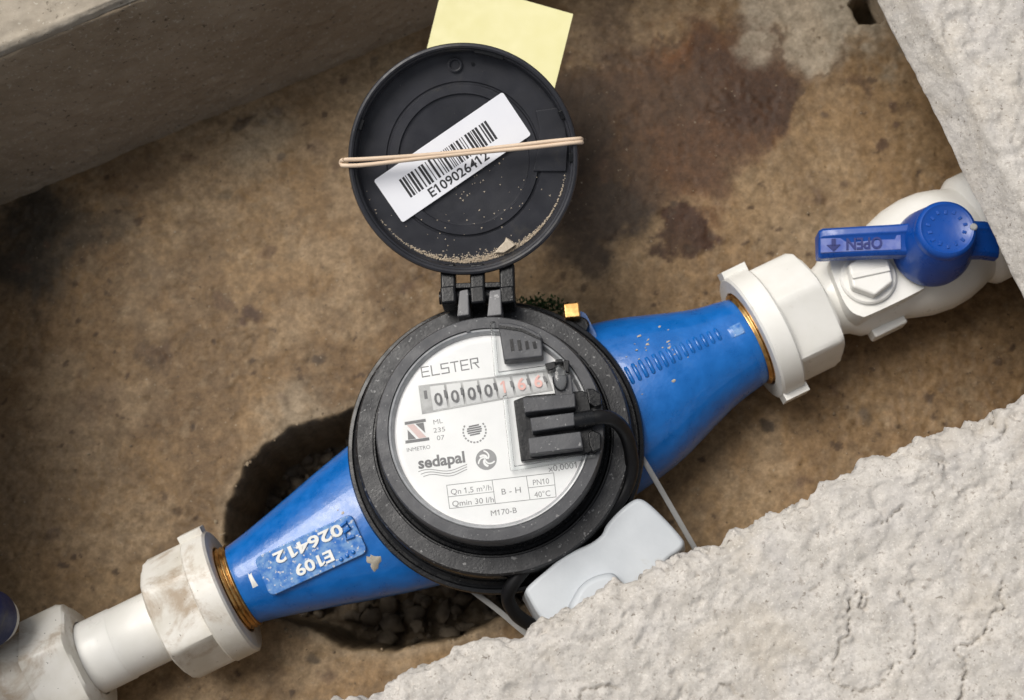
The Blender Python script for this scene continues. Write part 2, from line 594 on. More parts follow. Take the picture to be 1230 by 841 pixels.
STEP = 0.8
gx = np.arange(-300, 300, STEP)
gy = np.arange(-150, 275, STEP)
X, Y = np.meshgrid(gx, gy, indexing='ij')
hole_px = [(272, 655), (276, 612), (298, 562), (348, 516), (425, 488), (520, 440), (640, 430), (720, 500), (700, 640),
           (640, 722), (585, 752), (540, 768), (478, 779), (410, 772), (352, 755), (318, 735)]
hole = [at(x, y, 0)[:2] for x, y in hole_px]
pit = [at(x, y, 0)[:2] for x, y in ((1016, 8), (1030, -12), (1060, -16), (1072, 6), (1056, 26), (1030, 28))]
wx, wy = fbm(X, Y, 24, 3, 3) * 1.6 + fbm(X, Y, 5, 33, 3) * .5, fbm(X, Y, 24, 31, 3) * 1.6 + fbm(X, Y, 5, 34, 3) * .5
sd = inpoly(X + wx, Y + wy, hole)
sd2 = inpoly(X + wx, Y + wy, pit)
Z = fbm(X, Y, 120, 5, 3) * 1.2 + fbm(X, Y, 11, 8, 5, 0.6) * 0.3 + np.maximum(0, fbm(X, Y, 5, 48, 4, .6) - .35) * 0.5
Z += -0.35 * sstep(0.75, 0.95, fbm(X, Y, 6, 44, 4) * 0.5 + 0.5)              # little pits
Z -= 0.35 * sstep(0.55, 0.7, vnoise(X / 2.2, Y / 2.2, 71) * 0.5 + 0.5) * sstep(0.5, 0.7, vnoise(X / 25, Y / 25, 72) * 0.5 + 0.5)
lip = np.exp(-((sd + 3) / 5.0) ** 2)
Z += lip * (0.6 + 0.8 * fbm(X, Y, 16, 12))
rough_wall = fbm(X, Y, 5, 23, 4)
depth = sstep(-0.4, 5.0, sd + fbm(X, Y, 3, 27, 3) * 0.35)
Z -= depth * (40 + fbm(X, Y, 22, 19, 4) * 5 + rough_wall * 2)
Z -= sstep(-0.5, 4, sd2) * 30

# colour of the floor: dry tan concrete, rusty and muddy stains, mould - plus the lid's shadow, painted in right of it
base = np.stack([0.215 + 0 * X, 0.14 + 0 * X, 0.071 + 0 * X], -1)
n1, n2, n3 = fbm(X, Y, 70, 101, 6, 0.6), fbm(X, Y, 24, 111, 6, 0.6), fbm(X, Y, 6, 121, 4, 0.6)


def tint(maskarr, c, k=1.0):
    global base
    mk = np.clip(maskarr * k, 0, 1)[..., None]
    base = base * (1 - mk) + np.array(c) * mk


tint(sstep(-0.2, 0.9, n1), (0.27, 0.195, 0.112), 0.6)
tint(sstep(0.0, 0.9, -n1 + 0.4 * n2), (0.125, 0.076, 0.036), 0.7)
tint(sstep(0.3, 1.0, n2), (0.3, 0.225, 0.14), 0.4)
tint(sstep(0.15, 0.55, fbm(X, Y, 48, 211, 6, 0.62)), (0.29, 0.215, 0.135), 0.5)
tint(sstep(0.2, 0.55, fbm(X, Y, 40, 221, 6, 0.62)), (0.115, 0.072, 0.036), 0.55)
tint(sstep(0.25, 0.9, fbm(X, Y, 11, 151, 6, 0.65)), (0.14, 0.095, 0.055), 0.4)
tint(sstep(0.35, 0.75, fbm(X, Y, 3.2, 181, 4, 0.6)), (0.13, 0.088, 0.05), 0.35)
tint(sstep(0.45, 0.8, fbm(X, Y, 4.5, 191, 4, 0.6)), (0.27, 0.205, 0.13), 0.35)
wpx, wpy = fbm(X, Y, 30, 131, 6, 0.65) * 13, fbm(X, Y, 30, 141, 6, 0.65) * 13
BIG = [  # px, py, radius px, colour, strength, edge
    (820, 115, 120, (0.105, 0.038, 0.011), 0.84, 0.28), (730, 190, 85, (0.075, 0.042, 0.02), 0.78, 0.4), (880, 60, 62, (0.075, 0.035, 0.014), 0.7, 0.25), (690, 220, 70, (0.035, 0.021, 0.011), .85, .5), (700, 110, 50, (0.05, 0.028, 0.014), .75, .5), (420, 120, 90, (0.29, 0.215, 0.135), .5, .8), (950, 240, 80, (0.27, 0.195, 0.115), .45, .8),  # dark entries right of the lid also carry its painted shadow
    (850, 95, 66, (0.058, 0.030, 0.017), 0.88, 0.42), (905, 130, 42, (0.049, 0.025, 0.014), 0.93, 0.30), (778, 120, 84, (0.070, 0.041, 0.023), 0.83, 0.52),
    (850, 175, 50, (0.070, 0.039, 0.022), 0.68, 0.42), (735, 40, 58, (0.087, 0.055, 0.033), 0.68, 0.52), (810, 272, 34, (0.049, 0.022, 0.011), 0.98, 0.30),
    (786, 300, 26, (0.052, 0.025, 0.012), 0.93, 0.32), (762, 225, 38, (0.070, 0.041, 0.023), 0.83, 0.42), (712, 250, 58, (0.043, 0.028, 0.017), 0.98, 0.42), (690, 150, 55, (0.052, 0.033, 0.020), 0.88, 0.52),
    (680, 300, 42, (0.046, 0.030, 0.018), 0.88, 0.52),  # stains beside the lid, deepened by its shadow painted in
    (15, 315, 70, (0.03, 0.026, 0.02), 0.9, 0.7), (90, 285, 46, (0.06, 0.05, 0.036), 0.7, 0.6), (150, 265, 30, (0.1, 0.08, 0.055), 0.6, 0.6), (30, 250, 40, (0.035, 0.03, 0.022), 0.85, 0.6),
    (190, 340, 30, (0.15, 0.11, 0.07), 0.5, 0.7), (110, 510, 30, (0.13, 0.085, 0.05), 0.65, 0.6), (190, 430, 18, (0.1, 0.065, 0.038), 0.75, 0.5), (40, 560, 90, (0.17, 0.125, 0.08), 0.5, 0.8),
    (305, 375, 14, (0.07, 0.04, 0.025), 0.9, 0.4), (293, 390, 6, (0.07, 0.04, 0.025), 0.9, 0.4), (390, 434, 10, (0.08, 0.055, 0.035), 0.9, 0.4),
    (284, 132, 14, (0.09, 0.065, 0.045), 0.85, 0.3), (310, 146, 6, (0.1, 0.07, 0.05), 0.8, 0.3), (413, 91, 6, (0.09, 0.06, 0.04), 0.85, 0.3), (445, 72, 8, (0.12, 0.09, 0.06), 0.8, 0.3), (330, 132, 8, (0.14, 0.1, 0.07), 0.8, 0.3),
    (375, 180, 12, (0.19, 0.13, 0.08), 0.7, 0.5), (335, 190, 5, (0.1, 0.07, 0.05), 0.8, 0.3), (270, 230, 9, (0.12, 0.09, 0.055), 0.7, 0.5),
    (1060, 170, 10, (0.08, 0.045, 0.025), 0.9, 0.3), (955, 115, 8, (0.08, 0.05, 0.03), 0.9, 0.3), (993, 142, 6, (0.09, 0.06, 0.04), 0.8, 0.3), (1077, 122, 6, (0.1, 0.06, 0.04), 0.8, 0.3), (1082, 148, 4, (0.1, 0.06, 0.04), 0.8, 0.3), (1012, 220, 5, (0.12, 0.08, 0.05), 0.8, 0.3),
    (938, 95, 26, (0.1, 0.06, 0.036), 0.65, 0.3), (922, 508, 9, (0.05, 0.035, 0.022), 0.9, 0.4), (1036, 495, 9, (0.09, 0.07, 0.05), 0.7, 0.4), (60, 640, 10, (0.09, 0.06, 0.04), 0.6, 0.4), (380, 793, 10, (0.06, 0.045, 0.03), 0.8, 0.4),
    (960, 35, 80, (0.3, 0.265, 0.21), 0.75, 0.35), (1040, 30, 50, (0.27, 0.24, 0.19), 0.7, 0.4), (345, 500, 40, (0.3, 0.25, 0.18), 0.6, 0.7), (1000, 300, 60, (0.27, 0.22, 0.15), 0.4, 0.8), (480, 90, 60, (0.29, 0.24, 0.165), 0.5, 0.8), (300, 160, 50, (0.29, 0.25, 0.185), 0.45, 0.7)]
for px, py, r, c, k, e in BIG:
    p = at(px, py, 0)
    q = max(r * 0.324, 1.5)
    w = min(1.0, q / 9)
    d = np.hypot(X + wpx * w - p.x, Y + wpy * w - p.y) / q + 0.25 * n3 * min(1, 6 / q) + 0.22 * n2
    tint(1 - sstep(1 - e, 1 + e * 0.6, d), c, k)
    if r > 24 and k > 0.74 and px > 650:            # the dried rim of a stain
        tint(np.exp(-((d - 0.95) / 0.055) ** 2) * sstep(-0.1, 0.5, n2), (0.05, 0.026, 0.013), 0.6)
spots = worley(X, Y, 11, 5) + 0.12 * n3
keep = _hash(np.floor(X / 11), np.floor(Y / 11), 9)
spots = worley(X + 3 * n3, Y + 2.5 * n2, 13, 5) + 0.1 * n3
cell = _hash(np.floor(X / 30 + .3 * n2), np.floor(Y / 30 + .3 * n3), 19)
tint((1 - sstep(0.03, 0.03 + 0.09 * cell, spots)) * sstep(0.35, 0.75, cell), (0.06, 0.036, 0.02), 0.85)
tint((1 - sstep(0.02, 0.08, worley(X + wpx * .5, Y + wpy * .5, 52, 15) + 0.05 * n3)), (0.08, 0.045, 0.026), 0.6)
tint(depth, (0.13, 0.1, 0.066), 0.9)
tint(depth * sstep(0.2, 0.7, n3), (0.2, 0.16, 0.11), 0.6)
tint(sstep(-6, 0, sd) * (1 - depth), (0.28, 0.225, 0.155), 0.5)
base = base * np.array((1.0, 0.985, 0.97))
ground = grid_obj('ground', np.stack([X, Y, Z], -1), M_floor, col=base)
tag(ground, 'brown stained concrete floor of the meter box', kind='structure')


# ------------------------------------------------------------------ swept concrete: walls and slabs
def resample(pts, step):
    out = []
    n = len(pts)
    for i in range(n):
        a, b = Vector(pts[i][:2]), Vector(pts[(i + 1) % n][:2])
        st = pts[i][2] if len(pts[i]) > 2 else step
        k = max(1, int(round((b - a).length / st)))
        for j in range(k):
            out.append(a + (b - a) * j / k)
    return np.array([tuple(p) for p in out])


def soften(d, n=1):
    for _ in range(n):
        e = np.pad(d, 1, mode='edge')
        d = (e[:-2, 1:-1] + e[2:, 1:-1] + e[1:-1, :-2] + e[1:-1, 2:] + 2 * d) / 6
    return d


def sweep(name, prof, u0, u1, du, origin, dirU, dirV, disp, mtl, parent=None):
    """closed profile (v, z) swept along dirU; disp(u, v, z, arc, nv, nz) -> (dv, dz, du)"""
    pr = resample(prof, 2.0)
    nx = np.roll(pr, -1, 0) - np.roll(pr, 1, 0)
    nn = np.stack([nx[:, 1], -nx[:, 0]], -1)
    nn /= np.linalg.norm(nn, axis=1)[:, None] + 1e-9
    area = np.sum(pr[:, 0] * np.roll(pr[:, 1], -1) - np.roll(pr[:, 0], -1) * pr[:, 1])
    if area < 0:
        nn = -nn
    arc = np.concatenate([[0], np.cumsum(np.linalg.norm(np.diff(pr, axis=0), axis=1))])
    us = np.arange(u0, u1 + du, du)
    U, A = np.meshgrid(us, arc, indexing='ij')
    Vv, Zz = np.broadcast_to(pr[:, 0], U.shape), np.broadcast_to(pr[:, 1], U.shape)
    NV, NZ = np.broadcast_to(nn[:, 0], U.shape), np.broadcast_to(nn[:, 1], U.shape)
    dv, dz, dU = disp(U, Vv, Zz, A, NV, NZ)
    P = np.array(origin)[None, None] + (U + dU)[..., None] * np.array(dirU) + (Vv + dv)[..., None] * np.array(dirV) + (Zz + dz)[..., None] * np.array((0, 0, 1.0))
    if np.cross(np.array(dirU), np.array(dirV))[2] * area > 0:
        P = P[::-1]
    o = grid_obj(name, P, mtl, parent, wrap=True)
    return o


box_t = thing('concrete_box', 'dark damp concrete side wall of the meter pit, running along the upper left', 'wall', (0, 0, 0))


def wall_disp(u, v, z, a, nv, nz):
    n = fbm(u, a, 60, 7, 4) * 0.7 + fbm(u, a, 6, 9, 4) * 0.35 + fbm(u * 0.4, a, 2.5, 13, 2) * 0.15
    e = np.exp(-((z - 92) / 4) ** 2) * np.exp(-((v - 192) / 4) ** 2) * fbm(u, a * 0 + 3, 14, 77, 4) * 1.2
    return nv * (n + e), nz * (n + e), 0


# slab added out of view past the left end, to shade the pit
_ce = (BU * 70.2 + BV * 212.3).normalized()
_cn = Vector((_ce.y, -_ce.x, 0))
_c0 = BU * -226 + BV * -22
sweep('shade_slab', [(-140, 97, 6), (-140, 127, 6), (0, 127, 3), (0, 97, 3)], -80, 300, 4.0, (_c0.x, _c0.y, 0), tuple(_ce), tuple(_cn), lambda u, v, z, a, nv, nz: (nv * fbm(u, a, 20, 33) * 0.8, nz * fbm(u, a, 20, 33) * 0.6, 0), M_wall, box_t)
# long wall along the top left: face leans back a little, rim on top
sweep('wall', [(184.5, -12, 1.0), (194.2, 88.6, 0.7), (253, 88.6, 4), (253, -12, 6)], -300, 260, 1.0, (0, 0, 0), BU, BV, wall_disp, M_wall, box_t)
M_rim = concrete('dry_rim_concrete', c1=(0.3, 0.26, 0.205), c2=(0.41, 0.36, 0.29), spk=(0.45, 0.41, 0.34), dark=(0.2, 0.17, 0.13), bstr=0.8, big=12, dka=0.62)
sweep('rim', [(194.3, 88.8, 0.7), (194.7, 91.6, 0.6), (196.1, 93, 0.7), (228, 94, 1.0), (255, 94, 4), (255, 88.8, 4)], -300, 260, 1.0, (0, 0, 0), BU, BV, wall_disp, M_rim, box_t)
# end wall on the left, out of the picture's edge
sweep('wall', [(0, -12, 2), (4, 90.5, 1), (6, 92, 2), (60, 93, 6), (60, -12, 8)], -110, 250, 2.0, tuple(BU * -268), BV, -BU, lambda u, v, z, a, nv, nz: (nv * fbm(u, a, 20, 3) * 0.6, nz * fbm(u, a, 20, 3) * 0.6, 0), M_wall, box_t)
# end wall on the right, set back under the slab
sweep('wall', [(0, -12, 2), (0, 62, 2), (60, 62, 6), (60, -12, 8)], -110, 250, 2.0, tuple(BU * 222), BV, BU, lambda u, v, z, a, nv, nz: (nv * fbm(u, a, 20, 4) * 1.0, nz * fbm(u, a, 20, 4) * 0.4, 0), M_wall, box_t)
# near wall, under the broken slab
sweep('wall', [(-74, -12, 2), (-74, 58, 2), (-130, 58, 6), (-130, -12, 8)], -300, 260, 2.0, (0, 0, 0), BU, BV, lambda u, v, z, a, nv, nz: (nv * fbm(u, a, 20, 6) * 1.0, nz * fbm(u, a, 20, 6) * 0.4, 0), M_wall, box_t)


def near_disp(u, v, z, a, nv, nz):
    d = -(v + 65)                               # distance in from the edge
    top = sstep(60, 84, z)
    edge = np.exp(-np.clip(d, 0, 99) / 9.0)
    line = fbm(u, u * 0 + 5, 60, 61, 3) * 2.2 + fbm(u, u * 0 + 9, 22, 62, 5, 0.6) * 3.0 + np.abs(fbm(u, u * 0 + 3, 30, 162, 3)) * 3.0 - 1.0 + soften(chips(u + fbm(u, a, 4, 161) * 1.2, a * 0.25, 9, 63), 2) * 0.9 + fbm(u, a * .4, 4, 65) * 0.5
    ju, ja = u + fbm(u, a, 5, 64, 3) * 1.4, a + fbm(u, a, 5, 65, 3) * 1.4
    lump = chips(ju, ja, 15, 66) * (0.3 + .6 * edge) + chips(ju, ja, 6.5, 67) * (0.24 + .6 * edge) + chips(ju, ja, 3.0, 74) * (0.26 + .2 * edge)
    lump = soften(lump, 2) + (0.6 - worley(ju, ja, 8, 66)) * 2.2 * edge + (0.5 - worley(ju, ja, 3.4, 67)) * (.28 + .6 * edge)
    n = fbm(u, a, 45, 68, 3) * 1.2 + fbm(u, a, 10, 69, 5, 0.65) * (0.35 + .7 * edge) + fbm(u, a, 3.5, 92, 4, 0.85) * 0.3 - 0.8 * sstep(0.55, 0.8, fbm(u, a, 7, 93, 4, .6))
    crack = np.abs(fbm(u, a, 38, 88, 5, 0.55))
    n = n - 2.6 * (1 - sstep(0.0, 0.03, crack)) * sstep(0.05, 0.4, fbm(u, a, 26, 89, 2))
    t = (n + lump) * (0.35 + 0.65 * top)
    return nv * t + line * edge * (nv > -0.5), nz * t - edge * 0.6, fbm(u, a, 10, 90) * 0.8


slab_near = sweep('concrete_slab', [(-67, 58, 1.0), (-65.5, 86, 0.6), (-67, 90, 0.6), (-71.5, 92.5, 0.62), (-205, 96, 0.75), (-290, 97, 5), (-290, 58, 6)],
                  -150, 260, 0.75, (0, 0, 0), BU, BV, near_disp, M_slab)
tag(slab_near, 'large rough pale concrete slab with a crumbly broken edge, covering the lower right corner', 'slab')


def right_disp(u, v, z, a, nv, nz):
    d = v - 6.0
    band = 3.2 + fbm(u, u * 0, 12, 161, 4) * 2.6          # a smooth margin before the rough top starts
    top = sstep(0, 2.5, d - band) * sstep(84, 90, z)
    ju, ja = u + fbm(u, a, 5, 164, 3) * 1.4, a + fbm(u, a, 5, 165, 3) * 1.4
    lump = chips(ju, ja, 13, 166) * 0.5 + chips(ju, ja, 5.5, 167) * 0.5 + chips(ju, ja, 2.8, 174) * 0.35 + 0.9
    lump = soften(lump, 2)
    n = fbm(u, a, 40, 168, 3) * 0.7 + fbm(u, a, 10, 169, 5, 0.65) * 0.6 + fbm(u, a, 3.5, 192, 4, 0.85) * 0.4 - 0.8 * sstep(0.55, 0.8, fbm(u, a, 6, 193, 4, .6))
    s = fbm(u, a, 30, 171, 5) * 0.55 + fbm(u, a, 4, 172, 3) * 0.2
    t = (n + lump) * top + s * (1 - top)
    line = fbm(u, u * 0 + 5, 40, 173, 4) * 1.0
    return nv * t + line * np.exp(-np.abs(d) / 8), nz * t, 0


_o = at(1054, 0, 77)
_d = (at(1230, 357, 77) - _o).normalized()
slab_right = sweep('concrete_slab', [(12.0, 62, 1.0), (0.6, 75.5, 0.7), (0.0, 77, 0.6), (7.2, 90.8, 0.6), (8.6, 92, 0.6), (95, 94, 0.75), (190, 95, 5), (190, 62, 6)],
                   -60, 150, 0.75, (_o.x, _o.y, 0), tuple(_d), (-_d.y, _d.x, 0.0), right_disp, M_slab)
tag(slab_right, 'pale concrete slab with a straight smooth edge, lying over the right end of the pipe by the blue lever', 'slab')


def stone_mb(c, r, sub=2, sq=(1, 1, 0.7), amp=0.25):
    bm = bmesh.new()
    bmesh.ops.create_icosphere(bm, subdivisions=sub, radius=1.0)
    from mathutils import noise as mn
    off = Vector((random.uniform(0, 99), random.uniform(0, 99), random.uniform(0, 99)))
    rot = Matrix.Rotation(random.uniform(0, 6.28), 3, 'Z') @ Matrix.Rotation(random.uniform(-.5, .5), 3, 'X')
    vs = []
    for v in bm.verts:
        k = 1 + amp * mn.noise(v.co * 1.3 + off) + amp * 0.5 * mn.noise(v.co * 3 + off)
        p = Vector((v.co.x * sq[0], v.co.y * sq[1], v.co.z * sq[2])) * (k * r)
        vs.append(Vector(c) + rot @ p)
    fs = [tuple(v.index for v in f.verts) for f in bm.faces]
    bm.free()
    return MB().add(vs, fs)


M_grit = plastic('grit', (0.14, 0.1, 0.062), (0.3, 0.235, 0.155), 0.9, mottle=5, bstr=0.5)
gv = MB()
for k in range(600):
    px, py = random.uniform(300, 690), random.uniform(480, 790)
    p = at(px, py, -38)
    if inpoly(np.array([p.x]), np.array([p.y]), hole)[0] > 3:
        gv.join(stone_mb((p.x, p.y, -37 + random.uniform(-2, 5)), random.choice((1.2, 1.6, 2, 2.6, 3.4, 5)), 2 if k % 3 else 1, (1, random.uniform(.6, 1), random.uniform(.45, .8)), 0.55))
gravel = link('gravel', gv, M_stone, smooth=60)
tag(gravel, 'dark wet pebbles lying in the broken hole under the blue meter body', 'gravel', kind='stuff')

cr = MB()
for k in range(110):
    px, py = random.uniform(0, 1200), random.uniform(20, 830)
    p = at(px, py, 0)
    if BV.dot(p) > 182 or inpoly(np.array([p.x]), np.array([p.y]), hole)[0] > -3:
        continue
    cr.join(stone_mb((p.x, p.y, 0.25), random.choice((0.3, 0.4, 0.5, 0.8)), 1, (1, .8, .7), .4))
for k in range(260):                             # crumbs broken off the rim of the hole
    i = random.randrange(len(hole))
    p = Vector(hole[i]).lerp(Vector(hole[(i + 1) % len(hole)]), random.random()) + Vector((random.gauss(0, 3.2), random.gauss(0, 3.2)))
    d_ = inpoly(np.array([p.x]), np.array([p.y]), hole)[0]
    if d_ < -0.5:
        cr.join(stone_mb((p.x, p.y, 0.5), random.choice((0.4, 0.5, 0.7, 0.9, 1.4)), 1, (1, .8, .6), 0.5))
tag(link('grit', cr, M_grit, smooth=60), 'small grit scattered over the brown concrete floor', 'grit', kind='stuff')

# ------------------------------------------------------------------ the water meter
MA = rad(25.7)
MO = Vector((-1.2, -3.0, 0))
ZA = 22.0                                        # height of the pipe axis
meter = thing('water_meter', 'blue water meter with a round black register, white dial and open black lid', 'water meter', MO, MA)
RA = rad(7.5)                                    # the dial's writing is turned this much in the world


def to_m(p):                                     # world mm -> meter space
    return Matrix.Rotation(-MA, 3, 'Z') @ (Vector(p) - MO)


REG = Matrix.Translation(to_m((0, 0, 0))) @ Matrix.Rotation(RA - MA, 4, 'Z')     # register space -> meter space
REGW = Matrix.Translation(MO) @ Matrix.Rotation(MA, 4, 'Z') @ REG
REGI = REGW.inverted()


def rg(px, py, z):                               # photograph pixel -> register space
    return REGI @ at(px, py, z)


def r2(px, py, z):
    p = rg(px, py, z)
    return (p.x, p.y)


# --- body: two flared cones and a bowl
PROF = [(-106, 15.0), (-104.5, 15.4), (-100, 16.2), (-90, 18.9), (-80, 21.4), (-68, 25.0), (-56, 28.2), (-45, 31), (-30, 34), (0, 36),
        (30, 35.5), (45, 34), (55, 32), (63, 30.8), (70, 28.2), (77, 25.4), (84, 22.6), (90, 20.6), (96, 19.0), (102, 18.0), (105.5, 17.6), (107, 17.0)]
_xs = np.array([p[0] for p in PROF])
_rs = np.array([p[1] for p in PROF])


def body_r(x):
    ry = float(np.interp(x, _xs, _rs))
    k = 1 - 0.36 * max(0.0, min(1.0, (103 - abs(x)) / 55.0))
    return ry, ry * k


def body_top(x, y):
    ry, rz = body_r(x)
    return ZA + rz * sqrt(max(0.0, 1 - (y / ry) ** 2))


nb = 72
xs = []
for a, b in zip(_xs[:-1], _xs[1:]):
    xs += list(np.linspace(a, b, max(2, int((b - a) / 2.5)), endpoint=False))
xs.append(_xs[-1])
xs = np.array(xs)
sm = np.interp(xs, _xs, _rs)
for _ in range(6):
    sm[2:-2] = (sm[1:-3] + 2 * sm[2:-2] + sm[3:-1]) / 4
bv, bf = [], []
for i, x in enumerate(xs):
    k = 1 - 0.36 * max(0.0, min(1.0, (103 - abs(x)) / 55.0))
    for j in range(nb):
        a = 2 * pi * j / nb
        bv.append((x, sm[i] * cos(a), ZA + sm[i] * k * sin(a)))
for i in range(len(xs) - 1):
    for j in range(nb):
        j2 = (j + 1) % nb
        bf.append((i * nb + j, (i + 1) * nb + j, (i + 1) * nb + j2, i * nb + j2))
bf += [tuple(range(nb)), tuple(reversed(range((len(xs) - 1) * nb, len(xs) * nb)))]
body_mb = MB().add(bv, bf)
c0 = REG @ Vector((0, 0, 0))
bowl = lathe([(20, -12), (30, -9), (38, -1), (43, 12), (46, 28), (46.5, 37)], 72, cap0=True, cap1=True)
body_mb.join(bowl.xf(Matrix.Translation((c0.x, c0.y, 0))))
# lug that carries the adjusting screw
body_mb.join(prism(rrect(46, 54.5, 22, 35.5, 3), 20, 37))
body = link('body', body_mb, M_blue, meter, smooth=50)


def thread(x0, x1, r):
    pr = [(r - 1.0, x0)]
    x = x0 + 0.3
    while x < x1:
        pr += [(r - 1.0, x), (r, x + 0.6), (r, x + 0.9), (r - 1.0, x + 1.5)]
        x += 1.6
    return lathe(pr, 64, 'x', True, True).xf(Matrix.Translation((0, 0, ZA)))


link('thread', thread(106.5, 114, 18.6), M_brass, meter, 60)
link('thread', thread(-114, -105.5, 16.4), M_brass, meter, 60)

# --- raised plate with the serial number on the left cone
px0, px1 = -94.5, -55.5
zt0, zt1 = body_top(-94, -3.5) + 0.3, body_top(-56, -3.5) + 0.5
pa = math.atan2(zt1 - zt0, px1 - px0)
PAD = Matrix.Translation(((px0 + px1) / 2, -4.2, (zt0 + zt1) / 2)) @ Matrix.Rotation(rad(-2), 4, 'Z') @ Matrix.Rotation(-pa, 4, 'Y') @ Matrix.Rotation(rad(9), 4, 'X')
pl = prism(rrect(-19.5, 19.5, -7.6, 7.6, 2.4), -7, 0.55).xf(PAD)
link('serial_plate', pl, M_wornblue, body, smooth=40, bevel=0.35)
PADR = PAD @ Matrix.Rotation(pi, 4, 'Z')
link('serial_number', text('E109', (-7.5, 1.2), (7.2, 1.2), 4.2, 0.55, 0.028, 0.5).xf(PADR), M_white, body, 0)
link('serial_number', text('026412', (-14.5, -6.0), (12.6, -6.0), 4.2, 0.55, 0.028, 0.5).xf(PADR), M_white, body, 0)
em = MB()
for pts in ([(-14.2, -4.6), (-16.8, -5.2), (-17.2, -2.6), (-14.6, -2.0), (-14.4, 0.4), (-17.4, 0.6)],):
    em.join(tube([(x, y - 0.2, 0.6) for x, y in pts], 0.75, 8))
for k in range(3):
    em.join(lathe([(0.75, 0.3), (0.75, 0.9), (0.5, 1.15)], 12, cap1=True).xf(Matrix.Translation((-9.6 - 2.5 * k, 6.0 - 0.3 * k, 0))))
link('emblem', em.xf(PADR), M_blue, body, 50)
# cement splash and paint chip
sp = [(cos(a) * (4.0 + 1.6 * sin(3 * a + 1) + random.uniform(-.8, .8)), sin(a) * (4.6 + random.uniform(-1.2, 1.2))) for a in np.linspace(0, 6.28, 22, endpoint=False)]
def on_body(pts, cx, cy, h):
    vs = []
    for f, hh in ((1.0, -0.15), (0.8, h), (0.0, h)):
        for x, y in pts:
            X_, Y_ = cx + x * f, cy + y * f
            vs.append((X_, Y_, body_top(X_, Y_) + hh))
    n = len(pts)
    fs = [(l * n + i, l * n + (i + 1) % n, (l + 1) * n + (i + 1) % n, (l + 1) * n + i) for l in (0, 1) for i in range(n)]
    return MB().add(vs, fs)
q = to_m(at(450, 676, 36))
link('cement_splash', on_body([(x * 0.62, y * 0.62) for x, y in sp], q.x, q.y, 0.35), M_splash, body, 60)
q = to_m(at(304, 697, 36))
link('paint_chip', on_body([(-1.2, -3.4), (1.4, -3.2), (1.1, -1), (0.9, 1.6), (1.1, 2.8), (0.2, 2.2), (-0.4, 3.2), (-0.8, 1.5), (-0.9, -1)], q.x, q.y, 0.25), M_white, body, 60)
# raised casting marks along the right cone
for k in range(15):
    t = k / 14
    p = to_m(at(748 + (862 - 748) * t, 455 + (402 - 455) * t, 44 - 4 * t))
    L = 3.2 - 0.9 * t
    path = [(p.x, p.y + y, body_top(p.x, p.y + y) + h) for y, h in ((-L, -0.5), (-L * 0.8, 0.1), (0, 0.25), (L * 0.8, 0.1), (L, -0.5))]
    link('casting_ridge', tube(path, 0.8, 10), M_blue, body, 60)
p = to_m(at(884, 397, 40))
link('casting_mark', on_body(rrect(-3.2, 3.2, -2.6, 2.6, 0.8), p.x, p.y, 0.4), M_wornblue, body, 40)

fk = MB()  # small pale flecks scattered over both cones
for k in range(46):
    if k < 34:
        px_, py_ = random.gauss(790, 36), random.gauss(418, 20)
    else:
        px_, py_ = random.gauss(440, 30), random.gauss(640, 26)
    q = to_m(at(px_, py_, 42))
    if abs(q.x) < 56 or abs(q.x) > 100:
        continue
    r_ = random.choice((0.25, 0.3, 0.4, 0.7))
    fk.join(on_body([(r_ * cos(a) * random.uniform(.5, 1.9), r_ * sin(a) * random.uniform(.5, 1.1)) for a in np.linspace(0, 6.28, 7, endpoint=False)], q.x, q.y, 0.08))
tag(link('pale_fleck', fk, M_splash, body, 60), kind='stuff')

# --- adjusting screw
q = to_m(at(687, 373, 47))
sc = prism(ngon(4.1, 4, rad(25)), 40, 47.5).xf(Matrix.Translation((q.x, q.y, 0)))
link('adjusting_screw', sc, M_brass, meter, bevel=0.6)
q2 = to_m(at(672, 388, 44))
link('screw_collar', lathe([(3.6, 30), (3.6, 44), (2.8, 45)], 20, cap1=True).xf(Matrix.Translation((q.x + 0.6, q.y - 5.5, -2))), M_black, meter)

# --- register housing
house = lathe([(44, 24), (47, 26), (50.5, 33), (52.6, 38), (53.7, 40), (54.0, 44.2), (53.5, 45.2), (52.3, 45.4), (51.7, 44.6), (50.6, 44.4), (49.6, 45), (49.2, 48), (48.9, 58.3),
               (48.2, 59.6), (47.2, 60), (41.8, 60), (41.2, 59.0), (40.2, 58.8), (39.6, 60), (39.2, 66)], 128).xf(REG)
house_o = link('register_housing', house, M_black, meter, 35)
bez = lathe([(39.2, 64), (39.1, 74), (39.0, 77.2), (38.5, 77.9), (34.9, 78.0), (34.75, 77.5), (34.7, 76.4), (34.6, 75.0)], 128).xf(REG)
bezel = link('bezel', bez, M_ring, meter, 35)
tr = lathe([(48.7, 59.3), (48.0, 60.35), (42.6, 60.4), (42.0, 59.6)], 128).xf(REG)
M_ring2 = plastic('speckled_black_plastic', (0.014, 0.0145, 0.017), (0.026, 0.027, 0.03), 0.42, spk=(0.2, 0.2, 0.2), spk_amt=0.62, bsize=0.8, bstr=0.9, spec=0.4)
link('bezel', tr, M_ring2, meter, 35)
DZ = 75.0
dial = link('dial', lathe([(33.4, DZ - 2), (33.4, DZ), (33.2, DZ)], 96, cap1=True).xf(REG), M_dial, meter, 30)
M_rimgrey = plastic('smoky_clear_plastic', (0.26, 0.27, 0.28), (0.36, 0.37, 0.38), 0.22, bsize=2, bstr=0.2, mottle=5)
ring = lathe([(34.7, 77.2), (34.4, 77.6), (33.9, 77.5), (33.3, 76.6), (32.9, DZ + 0.05)], 96).xf(REG)
link('dial_rim', ring, M_rimgrey, meter, 40)
